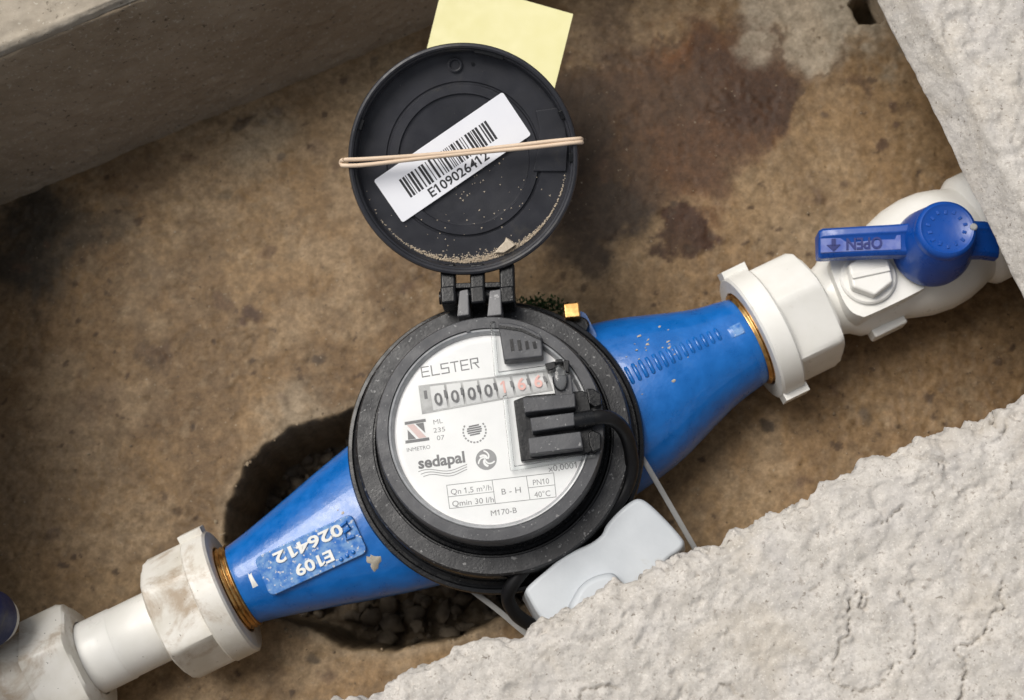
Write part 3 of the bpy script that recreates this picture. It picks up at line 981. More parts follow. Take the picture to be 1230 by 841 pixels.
# little notch marks on the bezel
for a in (95, 52):
    link('notch_mark', prism([(-0.8, -0.7), (0.8, -0.7), (0, 1.0)], 78.0, 78.5).xf(REG @ Matrix.Rotation(rad(a - 90), 4, 'Z') @ Matrix.Translation((0, 34.9, 0))), M_ring, bezel, 0)

Z1 = DZ + 0.06


def dtext(name, s, p0, p1, hpx, m, bold=0.0):
    mb = text(s, r2(*p0, Z1), r2(*p1, Z1), hpx * 0.283, 0, bold, Z1).xf(REG)
    return link(name, mb, m, dial, 0)


# ELSTER in square stroke letters
LET = {'E': [[(1, 0), (0, 0), (0, 1), (1, 1)], [(0.12, .5), (.9, .5)]], 'L': [[(0, 1), (0, 0), (1, 0)]], 'S': [[(1, 1), (0, 1), (0, .52), (1, .52), (1, 0), (0, 0)]],
       'T': [[(0, 1), (1, 1)], [(.5, .9), (.5, 0)]], 'R': [[(0, 0), (0, 1), (1, 1), (1, .55), (.3, .55)], [(.55, .5), (1, 0)]]}
a0, a1 = Vector(r2(507, 453, Z1)), Vector(r2(578, 441, Z1))
ex = (a1 - a0).normalized(); ey = Vector((-ex.y, ex.x)); LL = (a1 - a0).length
els = MB()
for i, ch in enumerate('ELSTER'):
    o_ = a0 + ex * (LL * (i + 0.04) / 6)
    els.join(strokes(LET[ch], 0.42, Z1, lambda x, y: tuple(o_ + ex * (x * LL / 6 * 0.72) + ey * (y * 3.4))))
link('maker_name', els.xf(REG), M_print, dial, 0)

# N mark and its small lettering
p = [Vector(r2(*q_, Z1)) for q_ in ((487, 533), (516, 529), (511, 503), (486, 507))]
def nmap(u, v):
    a = p[0].lerp(p[1], u); b = p[3].lerp(p[2], u)
    return a.lerp(b, v)
def quad(us, z):
    return MB().add([(*nmap(*u), z) for u in us], [tuple(range(len(us)))])
nb_ = quad([(0, 0), (1, 0), (1, .14), (0, .14)], Z1).join(quad([(0, .86), (1, .86), (1, 1), (0, 1)], Z1))
nb_.join(quad([(.12, .16), (.46, .16), (.12, .62)], Z1 + .01)).join(quad([(.88, .84), (.5, .84), (.88, .36)], Z1 + .01))
link('inspection_mark', nb_.xf(REG), M_print, dial, 0)
link('inspection_mark', quad([(.1, .84), (.42, .84), (.9, .16), (.58, .16)], Z1 + .02).xf(REG), M_pink, dial, 0)
dtext('small_print', 'INMETRO', (489, 543), (517, 539), 5, M_pale)
dtext('small_print', 'ML', (521, 510), (532, 508), 6, M_pale)
dtext('small_print', '235', (521, 520), (535, 518), 6, M_pale)
dtext('small_print', '07', (525, 529), (534, 528), 6, M_pale)
# striped round seal with a dotted ring
cc = Vector(r2(570, 518, Z1))
seal = MB()
for k in range(5):
    y = -1.5 + k * 0.75
    w = sqrt(max(0.1, 2.6 ** 2 - y * y * 1.6))
    seal.add([(cc.x - w, cc.y + y, Z1), (cc.x + w, cc.y + y + .25, Z1), (cc.x + w, cc.y + y + .8, Z1), (cc.x - w, cc.y + y + .55, Z1)], [(0, 1, 2, 3)])
link('round_seal', seal.xf(REG), M_print, dial, 0)
sl = MB()
for k in range(22):
    a = 2 * pi * k / 22
    if sin(a) > 0.75:
        continue
    sl.join(prism([(-.28, -.35), (.28, -.35), (.28, .35), (-.28, .35)], Z1, Z1 + .01).xf(Matrix.Translation((cc.x, cc.y, 0)) @ Matrix.Rotation(a, 4, 'Z') @ Matrix.Translation((3.9, 0, 0))))
link('round_seal', sl.xf(REG), M_pale, dial, 0)
# utility name with waves and a swirl disc
dtext('utility_name', 'sedapal', (503, 563), (559, 555), 14, M_print, 0.03)
wv = MB()
for k in range(3):
    pts = []
    for i in range(15):
        t = i / 14
        q_ = Vector(r2(503 + 3 * k + (58 - 3 * k) * t, 568 + 3 * k - 8 * t, Z1))
        pts.append((q_.x, q_.y + 0.75 * sin(2 * pi * t * 1.05 + 0.6)))
    wv.join(strokes([pts], 0.22, Z1 + 0.01 * k, lambda x, y: (x, y)))
link('wave_mark', wv.xf(REG), M_pale, dial, 0)
cc2 = Vector(r2(584, 552, Z1))
dsc = MB().add([(cc2.x + 3.6 * cos(2 * pi * k / 32), cc2.y + 3.6 * sin(2 * pi * k / 32), Z1) for k in range(32)], [tuple(range(32))])
link('swirl_mark', dsc.xf(REG), M_pale, dial, 0)
sw = MB()
for k, (a0_, r0) in enumerate(((0.4, 3.0), (1.2, 2.2), (2.2, 2.9), (3.5, 2.2), (4.6, 2.8))):
    pts = [(cc2.x + r0 * (0.25 + 0.75 * i / 8) * cos(a0_ + i * 0.16), cc2.y + r0 * (0.25 + 0.75 * i / 8) * sin(a0_ + i * 0.16)) for i in range(9)]
    sw.join(strokes([pts], 0.75 if k % 2 else 0.5, Z1 + .02 + .02 * k, lambda x, y: (x, y)))
link('swirl_mark', sw.xf(REG), M_dial, dial, 0)
# rating table
tb = [r2(*q_, Z1) for q_ in ((536.5, 583), (665, 568), (668, 597), (540, 611))]
def tmap(u, v):
    a = Vector(tb[0]).lerp(Vector(tb[1]), u); b = Vector(tb[3]).lerp(Vector(tb[2]), u)
    return tuple(a.lerp(b, v))
grid_l = [[(0, 0), (1, 0)], [(0, 1), (1, 1)], [(0, 0), (0, 1)], [(1, 0), (1, 1)], [(.425, 0), (.43, 1)], [(.745, 0), (.755, 1)], [(0, .5), (.43, .5)], [(.75, .5), (1, .5)]]
link('rating_table', strokes(grid_l, 0.2, Z1, tmap).xf(REG), M_pale, dial, 0)
def ttext(s, u0, u1, v, hh, m=M_pale):
    mb = text(s, tmap(u0, v), tmap(u1, v), hh, 0, 0.0, Z1).xf(REG)
    link('rating', mb, m, dial, 0)
ttext('Qn 1,5 m³/h', .03, .41, .42, 2.0)
ttext('Qmin 30 l/h', .03, .42, .93, 2.0)
ttext('B - H', .5, .68, .66, 2.1)
ttext('PN10', .80, .95, .42, 2.0)
ttext('40°C', .80, .95, .93, 2.0)
dtext('model_code', 'M170-B', (590, 620), (621, 616), 7, M_pale)
dtext('multiplier', 'x0,0001', (659, 567), (693, 562), 8, M_pale)

# --- roller counter
cw = [Vector(r2(*q_, Z1)) for q_ in ((507, 497.5), (664, 469), (656, 445), (502.5, 463.5))]
def cmap(u, v):
    return cw[0].lerp(cw[1], u).lerp(cw[3].lerp(cw[2], u), v)
def cquad(u0, u1, v0, v1, z):
    return MB().add([(*cmap(u0, v0), z), (*cmap(u1, v0), z), (*cmap(u1, v1), z), (*cmap(u0, v1), z)], [(0, 1, 2, 3)])
counter = link('counter_window', prism([tuple(c) for c in cw], DZ - 0.5, DZ + 0.25).xf(REG), M_window, meter, 0)
zc_ = DZ + 0.3
dw = 0.128
for k, ch in enumerate('0000166'):
    u0 = 0.085 + k * dw
    dm = MB()
    rows = 8
    vs = []
    for j in range(rows + 1):
        v = 0.06 + 0.86 * j / rows
        for u in (u0 + .004, u0 + dw - .014):
            q_ = cmap(u, v)
            vs.append((q_.x, q_.y, zc_ + 0.9 * sin(pi * j / rows)))
    dm.add(vs, [(2 * j, 2 * j + 1, 2 * j + 3, 2 * j + 2) for j in range(rows)])
    link('number_drum', dm.xf(REG), M_drum, counter, 60)
    lo = 0.2 if k < 4 else 0.24
    a, b = cmap(u0 + .024, lo), cmap(u0 + dw - .042, lo)
    link('digit', text(ch, a, b if ch != '1' else cmap(u0 + dw - .07, lo), 4.3, 0, 0.02, zc_ + 1.05).xf(REG), M_dark if k < 4 else M_red, counter, 0)
    tk = cmap(u0 + dw - .012, .5)
    link('drum_tick', cquad(u0 + dw - .024, u0 + dw - .003, .42, .7, zc_ + 1.0).xf(REG), M_dark if k < 4 else M_print, counter, 0)
link('drum_tick', cquad(.035, .06, .5, .8, zc_).xf(REG), M_dark, counter, 0)

# --- clear cover with the moulded steps around cap and sensor
cov = lathe([(32.0, 77.1)], 96, cap1=True)
link('clear_cover', cov.xf(REG), M_clear, meter, 0)
st = MB()
for loop in ([(594, 386), (599, 447), (676, 436), (676, 441), (594, 452), (589, 388)], [(609, 474), (618, 560), (716, 545), (716, 550), (613, 566), (604, 476)]):
    st.join(prism([r2(*q_, 78) for q_ in loop], 77.15, 79.0))
link('clear_step', st.xf(REG), M_clear, meter, bevel=0.3)
cap = prism([r2(*q_, 82) for q_ in ((597.5, 387), (612, 387), (628, 391), (640, 396), (651, 403), (653, 429), (605, 434))], 76, 82, 0.97).xf(REG)
capo = link('seal_cap', cap, M_ring, meter, bevel=0.6)
cl = prism([r2(*q_, 82.2) for q_ in ((600, 391), (627, 395), (649, 406), (649, 408.5), (626, 398), (600, 394))], 81.5, 82.5).xf(REG)
link('cap_ridge', cl, M_black, capo, 0)
cl = MB()
for k in range(4):
    cl.join(prism([r2(612 + 9 * k, 408 + k, 82.2), r2(616 + 9 * k, 407 + k, 82.2), r2(618 + 9 * k, 421 - k, 82.2), r2(614 + 9 * k, 422 - k, 82.2)], 81.5, 82.15 + .15 * (k % 2)))
link('cap_emblem', cl.xf(REG), M_black, capo, 0)

# --- hinge lugs of the register
for px in ((549.5, 563), (585.5, 602)):
    lg = prism([r2(px[0] + 3, 351, 74), r2(px[1], 349, 74), r2(px[1] + 1, 380, 74), r2(px[0], 382, 74)], 60, 76).xf(REG)
    link('hinge_lug', lg, M_lug, meter, bevel=0.5)

# --- lid, swung right open
LIDC = rg(556.5, 192.5, 88)
LM = REG @ Matrix.Translation((LIDC.x, LIDC.y, 88)) @ Matrix.Rotation(rad(22), 4, 'X') @ Matrix.Scale(1.045, 4) @ Matrix.Translation((0, 0, -73.4))
LZ = 66.5                                        # the lid's inner floor
lidm = lathe([(0.1, LZ - 2.2), (34, -2.2 + LZ), (37.3, LZ - 1.2), (38.3, LZ + 1), (38.6, LZ + 5.6), (38.2, LZ + 6.6), (37.5, LZ + 6.9), (36.9, LZ + 6.5), (36.7, LZ + 5),
              (36.2, LZ + 4.6), (35.9, LZ + 3.8), (35.8, LZ + 0.5), (35.4, LZ), (26.4, LZ), (26.0, LZ - 0.45), (25.6, LZ - 0.45), (25.2, LZ + 0.5), (22.3, LZ + 0.5), (22.0, LZ - 0.3), (21.4, LZ - 0.4), (0.1, LZ - 0.4)], 128)
lid = link('lid', lidm.xf(LM), M_lid, meter, 30)
LI = (Matrix.Translation(MO) @ Matrix.Rotation(MA, 4, 'Z') @ LM).inverted()


def ld(px, py, z):                               # where that line of sight meets the plane z of the lid's own space
    a_, b_ = LI @ at(px, py, 60), LI @ at(px, py, 110)
    p_ = a_.lerp(b_, (z - a_.z) / (b_.z - a_.z))
    return (p_.x, p_.y)


bl = prism([ld(*q_, LZ) for q_ in ((643, 133), (671, 129), (679, 150), (682, 176), (680, 206), (640, 206), (646, 180), (648, 155))], LZ - 1, LZ + 1.1).xf(LM)
link('lid_pad', bl, M_lid, lid, bevel=0.4)
for a0_, a1_ in ((60, 76), (14, 19), (-4, -9), (150, 156)):
    pts = [(37.05 * cos(rad(a)), 37.05 * sin(rad(a))) for a in np.linspace(a0_, a1_, 8)]
    pts += [(35.4 * cos(rad(a)), 35.4 * sin(rad(a))) for a in np.linspace(a1_, a0_, 8)]
    link('rim_catch', prism(pts, LZ + 2.5, LZ + 5.6).xf(LM), M_black, lid, bevel=0.3)
q_ = ld(546.5, 78, LZ)
link('lid_post', lathe([(2.5, LZ - .3), (2.5, LZ + .9), (2.1, LZ + 1.1), (1.7, LZ + .9), (1.6, LZ - .1)], 24, cap1=True).xf(LM @ Matrix.Translation((q_[0], q_[1], 0))), M_lid, lid, 40)
q_ = ld(568, 77, LZ)
link('lid_post', lathe([(.6, LZ - .3), (.6, LZ + .5)], 12, cap1=True).xf(LM @ Matrix.Translation((q_[0], q_[1], 0))), M_black, lid, 40)
# hinge knuckles of the lid
for x0_, x1_ in ((528, 546.5), (563.5, 581.5), (599, 617.5)):
    pts = [(*r2(x0_, 326, 70), 70), (*r2(x0_ + 1, 352, 70), 70)]
    m_ = prism([r2(x0_, 316, 72), r2(x1_, 314, 72), r2(x1_ + 1, 349, 72), r2(x0_ + 1, 351, 72)], 66, 71)
    m_.join(prism([r2(x0_ + .5, 345, 74), r2(x1_ + .5, 343, 74), r2(x1_ + 2, 364, 74), r2(x0_ + 2, 366, 74)], 62, 75))
    link('hinge_knuckle', m_.xf(REG), M_black, lid, bevel=0.9)
hp = [rg(528, 358, 68), rg(617, 355, 68)]
link('hinge_pin', tube([hp[0], hp[0].lerp(hp[1], .5), hp[1]], 2.4, 14).xf(REG), M_black, meter, 40)
cb = prism([r2(532, 340, 70), r2(615, 338, 70), r2(615, 345, 70), r2(532, 347, 70)], 66.5, 70).xf(REG)
link('hinge_bar', cb, M_black, lid, bevel=0.4)
# barcode label stuck inside the lid
LS = LZ + 0.75
cor = [ld(*q_, LS) for q_ in ((483.5, 267.5), (638, 162), (602, 112), (446.5, 218.5))]
B0, B1, B3 = Vector(cor[0]), Vector(cor[1]), Vector(cor[3])
bx_, by_ = (B1 - B0).normalized(), None
by_ = Vector((-bx_.y, bx_.x))
BL, BH = (B1 - B0).length, (B3 - B0).length
LBM = LM @ Matrix.Translation((B0.x, B0.y, LS)) @ Matrix.Rotation(math.atan2(bx_.y, bx_.x), 4, 'Z')
link('barcode_label', prism(rrect(0, BL, 0, BH, 0.8), -0.12, 0.12).xf(LBM), M_label, lid, 0)
bars = MB()
x = BL * 0.135
while x < BL * 0.81:
    w = random.choice((0.32, 0.32, 0.5, 0.85, 0.85))
    bars.add([(x, BH * .31, .15), (x + w, BH * .31, .15), (x + w, BH * .73, .15), (x, BH * .73, .15)], [(0, 1, 2, 3)])
    x += w + random.choice((0.32, 0.4, 0.6, 0.85))
link('barcode', bars.xf(LBM), M_ink, lid, 0)
link('label_number', text('E109026412', (BL * .25, BH * .08), (BL * .70, BH * .08), BH * .19, 0, 0.018, .15).xf(LBM), M_ink, lid, 0)
# sand caught at the lid's lower edge
sn = MB()
for k in range(1500):
    a = random.gauss(-85, 26)
    r = 34.9 - abs(random.gauss(0, 1.5)) * max(0.15, 1 - abs(a + 88) / 55)
    if random.random() < 0.07:
        a, r = random.uniform(-170, -5), random.uniform(4, 33)
    sz = random.uniform(0.15, 0.5)
    cx_, cy_, ro = r * cos(rad(a)), r * sin(rad(a)), random.uniform(0, 6.28)
    top = LZ + (0.5 if 22 < r < 25.5 else 0.0) - (0.4 if r < 22 else 0)
    vs = [(cx_ + sz * cos(ro + j * 2.094), cy_ + sz * sin(ro + j * 2.094), top - .05) for j in range(3)] + [(cx_, cy_, top + sz * 0.9)]
    sn.add(vs, [(0, 1, 3), (1, 2, 3), (2, 0, 3)])
tag(link('sand', sn.xf(LM), M_sand, lid, 0), kind='stuff')

# the lid lies on nothing: its flake of mortar is a thing of its own
LMW = Matrix.Translation(MO) @ Matrix.Rotation(MA, 4, 'Z') @ LM
fl = [ld(*q_, LZ) for q_ in ((594, 304), (599, 297), (606, 290), (608, 285), (613, 288), (620, 294), (613, 299), (605, 304))]
flake = link('mortar_flake', prism(fl, LZ - .05, LZ + 1.6, 0.9).xf(LMW), M_sand, None, bevel=0.2)
tag(flake, 'small beige mortar flake lying in the lower right edge of the open lid', 'flake')

# ------------------------------------------------------------------ pulse sensor with its cable
sens_o = REGW @ Vector((0, 0, 0))
sensor = thing('pulse_sensor', 'black ribbed pulse sensor clipped onto the right of the dial, with a thick black cable', 'sensor', (0, 0, 0), 0)
WR = REGW
base_pts = [r2(*q_, 79) for q_ in ((617, 482), (632, 476), (700, 470), (708, 474), (714, 541), (706, 545), (626, 555))]
link('sensor_base', prism(base_pts, 76.5, 80).xf(WR), M_black, sensor, bevel=0.4)
for loop, zz in (([(627, 478), (691, 472), (692, 489), (630, 496)], 86), ([(636, 502), (690, 495), (691, 511), (639, 519)], 86), ([(634, 526), (698, 518), (701, 538), (636, 546)], 86)):
    link('rib', prism([r2(*q_, zz) for q_ in loop], 79.5, zz, 0.985).xf(WR), M_ring, sensor, bevel=0.45)
link('clip_arm', prism([r2(*q_, 84) for q_ in ((663, 452), (686, 449), (689, 474), (668, 477))], 77, 84).xf(WR), M_ring, sensor, bevel=0.5)
for loop in ([(654, 437), (667, 434), (668, 443), (658, 446)], [(676, 433), (684, 433), (684, 449), (678, 447)], [(667, 432), (676, 431), (676, 436), (667, 437)]):
    link('clip_hook', prism([r2(*q_, 82) for q_ in loop], 77, 82.5).xf(WR), M_black, sensor, bevel=0.4)
q_ = r2(672, 454, 85)
link('clear_button', lathe([(2.6, 82), (2.6, 85.4), (2.0, 86.2), (0.6, 86.4)], 24, cap1=True).xf(WR @ Matrix.Translation((q_[0], q_[1], 0)) @ Matrix.Diagonal((1, 1.7, 1, 1))), M_clear, sensor, 50)
for loop in ([(704, 468), (712, 468), (722, 474), (723, 488), (715, 491), (707, 486)], [(706, 521), (712, 518), (722, 522), (722, 540), (712, 545), (708, 536)]):
    link('clip_foot', prism([r2(*q_, 79) for q_ in loop], 74.5, 81).xf(WR), M_black, sensor, bevel=0.5)
ca, cb_ = rg(689, 506, 83), rg(713, 502, 82.5)
link('cable_gland', tube([ca, ca.lerp(cb_, .45), cb_], 2.9, 18).xf(WR), M_black, sensor, 40)
cp = [(705, 504, 82.5), (722, 501, 82), (738, 505, 78), (751, 520, 70), (758, 545, 62), (757, 572, 57), (744, 600, 55), (716, 628, 55), (680, 646, 56), (644, 670, 56), (618, 698, 54), (610, 718, 50), (620, 738, 44), (640, 752, 38)]
link('cable', tube(spline([at(*c_) for c_ in cp], 9), 2.5, 14), M_cable, sensor, 60)

# ------------------------------------------------------------------ transmitter box
bc = at(712, 690, 58)
tx = thing('transmitter_box', 'pale grey plastic transmitter box with a rounded boss, half under the rough slab', 'transmitter', (bc.x, bc.y, 0), 0)
TI = Matrix.Translation((-bc.x, -bc.y, 0))
op = [(628, 722), (624, 712), (632, 702), (652, 685), (672, 668), (690, 659), (708, 651), (722, 640), (728, 628), (742, 612), (756, 600), (768, 594), (780, 598), (800, 616), (822, 640), (829, 652), (822, 662), (806, 674), (790, 700), (775, 745), (720, 800), (680, 790), (645, 750)]
op = [at(x_, y_, 58) - Vector((bc.x, bc.y, 0)) for x_, y_ in op]
sp_ = [(v_.x, v_.y) for v_ in spline([(a.x, a.y, 0) for a in op], 3, True)]
case = link('case', prism(sp_, 34, 59, 0.93), M_case, tx, bevel=3.0, seg=3)
b2 = [at(x_, y_, 62) - Vector((bc.x, bc.y, 0)) for x_, y_ in ((681, 734), (686, 718), (696, 702), (712, 691), (732, 686), (742, 690), (752, 706), (758, 722), (752, 745), (730, 765), (700, 760))]
link('boss', prism([(v_.x, v_.y) for v_ in spline([(a.x, a.y, 0) for a in b2], 3, True)], 55, 65, 0.9), M_case, tx, bevel=2.2, seg=2)

# ------------------------------------------------------------------ cable ties
t1 = [at(*c_) for c_ in ((758, 530, 36), (775, 556, 40), (803, 604, 36), (833, 656, 32), (850, 686, 30))]
tie = link('cable_tie', tube(spline(t1, 8), 1, 12, flat=(2.0, 1.0)), M_tie, None, 50)
tag(tie, 'thin grey cable tie right of the pale grey box, below the right blue cone', 'cable tie', 'cable ties holding the transmitter box')
t2 = [at(*c_) for c_ in ((552, 698, 36), (573, 714, 36), (598, 733, 33), (624, 755, 30), (650, 776, 28))]
tie = link('cable_tie', tube(spline(t2, 8), 1, 12, flat=(2.0, 1.0)), M_tie, None, 50)
tag(tie, 'thin grey cable tie left of the pale grey box, under the round register', 'cable tie', 'cable ties holding the transmitter box')

# ------------------------------------------------------------------ rubber band and note on the lid
RZ = LZ + 7.2
top_a = [(414, 192, RZ), (440, 191, RZ), (520, 185.5, RZ), (600, 177, RZ), (660, 170, RZ), (692, 167, RZ)]
top_b = [(692, 171, RZ), (640, 177, RZ), (560, 184.5, RZ), (500, 191, RZ), (440, 198, RZ), (414, 199, RZ)]
pts = [Vector(LMW @ Vector((*ld(x_, y_, z_), z_ - 0.3))) for x_, y_, z_ in top_a]
rl = [Vector(LMW @ Vector((*ld(x_, y_, RZ), z_))) for x_, y_, z_ in ((698.5, 167, RZ - 3), (698, 168, LZ - 2), (680, 170, LZ - 4), (690, 172, LZ - 4.2), (699, 171, LZ - 2), (699, 171, RZ - 3))]
pb = [Vector(LMW @ Vector((*ld(x_, y_, z_), z_ - 0.2))) for x_, y_, z_ in top_b]
ll = [Vector(LMW @ Vector((*ld(x_, y_, RZ), z_))) for x_, y_, z_ in ((409.5, 197, RZ - 1.8), (409, 194.5, RZ - 1.8))]
band = link('rubber_band', tube(spline(pts + rl + pb + ll, 8, True), 0.75, 10, closed=True), M_rubber, None, 60)
tag(band, 'tan rubber band stretched around the open lid over the barcode label', 'rubber band')

ncorn = [(688.5, 18), (534, -26), (497, 118), (652, 160)]
nz = 58.5
nv_ = []
NN = 14
for i in range(NN + 1):
    for j in range(NN + 1):
        u, v = i / NN, j / NN
        x_ = (1 - v) * ((1 - u) * ncorn[0][0] + u * ncorn[1][0]) + v * ((1 - u) * ncorn[3][0] + u * ncorn[2][0])
        y_ = (1 - v) * ((1 - u) * ncorn[0][1] + u * ncorn[1][1]) + v * ((1 - u) * ncorn[3][1] + u * ncorn[2][1])
        q_ = at(x_, y_, nz + 1)
        nv_.append((q_.x, q_.y, nz + 1.6 * (1 - v) ** 2))
nf = [(i * (NN + 1) + j, i * (NN + 1) + j + 1, (i + 1) * (NN + 1) + j + 1, (i + 1) * (NN + 1) + j) for i in range(NN) for j in range(NN)]
note = link('sticky_note', MB().add(nv_, nf), M_note, None, 0)
so = note.modifiers.new('thickness', 'SOLIDIFY')
so.thickness = 0.15 * S
tag(note, 'pale yellow sticky note tucked under the top of the open black lid', 'note')


# ------------------------------------------------------------------ white unions
def lug_flange(x0, x1, r, ri, lugs, sgn):
    pr = [(ri, x0 + sgn * 6), (ri, x0), (r - 1.0, x0), (r, x0 + sgn * 0.8), (r, x1 - sgn * 0.8), (r - 0.8, x1), (ri, x1)]
    m_ = lathe(pr, 80, 'x')
    for a in lugs:
        b_ = prism([(min(x0, x1) + .15, -4.2), (max(x0, x1) + .6 * sgn, -4.2), (max(x0, x1) + .6 * sgn, 4.2), (min(x0, x1) + .15, 4.2)], r - 1.5, r + 2.0)
        m_.join(b_.xf(Matrix.Rotation(a, 4, 'X')))
    return m_


def hex_sleeve(x0, x1, R, ph, rend):
    """six-sided sleeve with rounded corners, turned about x, closing down to rend at x1"""
    n = 96
    def shp(a, k):
        b = (a - ph) % (pi / 3) - pi / 6
        rr = R * cos(pi / 6) / cos(b)
        return min(rr, R * k)
    s = 1 if x1 > x0 else -1
    secs = [(x0, 1.0, 1.0), (x1 - s * 3.0, 1.0, 1.0), (x1 - s * 1.0, 0.965, 0.99), (x1, 0.9, 0.955)]
    vs, fs = [], []
    for x, k, sc_ in secs:
        for j in range(n):
            a = 2 * pi * j / n
            r = shp(a, 0.985 * k if k < 1 else 0.985) * sc_
            vs.append((x, r * cos(a), r * sin(a)))
    for j in range(n):
        a = 2 * pi * j / n
        vs.append((x1 + s * 0.4, rend * cos(a), rend * sin(a)))
    for i in range(4):
        for j in range(n):
            j2 = (j + 1) % n
            fs.append((i * n + j, (i + 1) * n + j, (i + 1) * n + j2, i * n + j2))
    m_ = MB().add(vs, fs if s > 0 else [tuple(reversed(f)) for f in fs])
    return m_


TZ = Matrix.Translation((0, 0, ZA))
un_r = thing('union_nut', 'clean white plastic union nut joining the meter to the valve with the blue lever', 'union nut', MO, MA, 'union nuts at the ends of the meter')
link('collar', lug_flange(108.2, 117.6, 25.6, 19.4, (rad(-78), rad(92)), 1).xf(TZ), M_pvc, un_r, 35)
link('hex_sleeve', hex_sleeve(117.4, 137.0, 24.2, rad(80), 14.5).xf(TZ), M_pvc, un_r, 30)
un_l = thing('union_nut', 'scuffed white plastic union nut at the left end of the meter, beside the number plate', 'union nut', MO, MA, 'union nuts at the ends of the meter')
link('collar', lug_flange(-108.6, -118.4, 24.6, 17.3, (rad(-75),), -1).xf(TZ), M_pvcdirty, un_l, 35)
link('hex_sleeve', hex_sleeve(-118.2, -136.0, 24.4, rad(67), 14.2).xf(TZ), M_pvcdirty, un_l, 30)

pipe_l = link('plastic_pipe', lathe([(14.0, 0), (14.0, 14), (13.9, 14.2), (13.7, 14.5), (13.7, 33)], 64, 'x', True, True), M_pvc, None, 40)
tag(pipe_l, 'short white plastic pipe between the scuffed union nut and the dirty left valve', 'pipe')
Mm = Matrix.Translation(MO) @ Matrix.Rotation(MA, 4, 'Z')
pipe_l.matrix_world = Matrix.Translation((Mm @ Vector((-168, 0, ZA))) * S) @ Matrix.Rotation(MA, 4, 'Z')
# ------------------------------------------------------------------ left valve
vl = thing('ball_valve', 'dirty white valve with a dark blue handle at the lower left edge of the photo', 'valve', MO, MA, 'valves on the pipe')
link('hex_collar', hex_sleeve(-184, -166.5, 24.0, rad(75), 14.5).xf(TZ), M_pvcdirty, vl, 30)
link('valve_body', lathe([(14, -166), (19.8, -183.5), (20.4, -185), (20.6, -196), (23, -202), (24.5, -212), (23, -222), (19, -229), (16, -232), (16, -290)], 72, 'x', True, True).xf(TZ), M_pvcdirty, vl, 40)
h = to_m(at(-28, 742, 56))
hb = lathe([(10.5, 46), (10.8, 50), (10, 58), (9, 62), (8, 63)], 48, cap1=True).xf(Matrix.Translation((h.x, h.y, 0)))
hb.join(prism(rrect(-40, 0, -6, 6, 3), 52, 60).xf(Matrix.Translation((h.x, h.y, 0)) @ Matrix.Rotation(rad(-10), 4, 'Z')))
M_navy = plastic('navy_plastic', (0.001, 0.008, 0.06), (0.002, 0.013, 0.09), 0.55, bsize=2, bstr=0.5, dust=(0.05, 0.05, 0.06), dust_lo=0.52)  # far darker blue than the right lever, with greyish patches
link('handle', hb, M_navy, vl, bevel=1.0)
link('valve_stem', lathe([(9, 40), (9, 48)], 32).xf(Matrix.Translation((h.x, h.y, 0))), M_pvcdirty, vl)

# ------------------------------------------------------------------ right valve with the blue lever
vr = thing('ball_valve', 'white ball valve with a bright blue lever embossed OPEN, right of the meter', 'valve', MO, MA, 'valves on the pipe')
vb = lathe([(13.6, 134), (13.8, 141), (14.8, 144), (17.5, 147.5), (18.0, 150), (18.2, 158), (18.6, 165), (20.4, 170), (22.3, 176), (23.3, 184), (22.8, 191), (21.2, 197), (20.0, 200), (19.6, 202), (21.4, 203.5), (22.4, 205), (22.4, 216), (21.6, 217.4), (18, 217.6)], 96, 'x', True, True).xf(TZ)
vbo = link('valve_body', vb, M_pvc, vr, 50)
link('body_lug', box(150, 164, -21.0, -14, ZA - 5, ZA + 3), M_pvc, vr, bevel=0.8)
k_ = to_m(at(1042, 334, 41))
pd = [to_m(at(x_, y_, 41)) for x_, y_ in ((997, 314), (1012, 305), (1060, 303), (1082, 318), (1108, 342), (1104, 350), (1046, 378), (1034, 380), (1020, 372), (1008, 350))]
link('plug_pad', prism([(v_.x, v_.y) for v_ in spline([(a.x, a.y, 0) for a in pd], 3, True)], 28, 41.2), M_pvc, vr, bevel=1.2, seg=3)
PK = Matrix.Translation((k_.x, k_.y, 0))
plug = link('plug', lathe([(10.4, 40.8), (10.4, 42.6), (9.8, 43.2), (9.2, 43.2)], 48, cap1=True).xf(PK), M_pvc, vr, 40)
link('plug_head', prism(ngon(9.0, 6, rad(12)), 43, 47.5, 0.95).xf(PK), M_pvc, plug, bevel=1.0, seg=3)
link('plug_bar', prism([(-7.2, 0.8), (6.6, -2.6), (7.0, -0.4), (-6.8, 3.0)], 47.2, 48.3).xf(PK), M_pvc, plug, bevel=0.4)
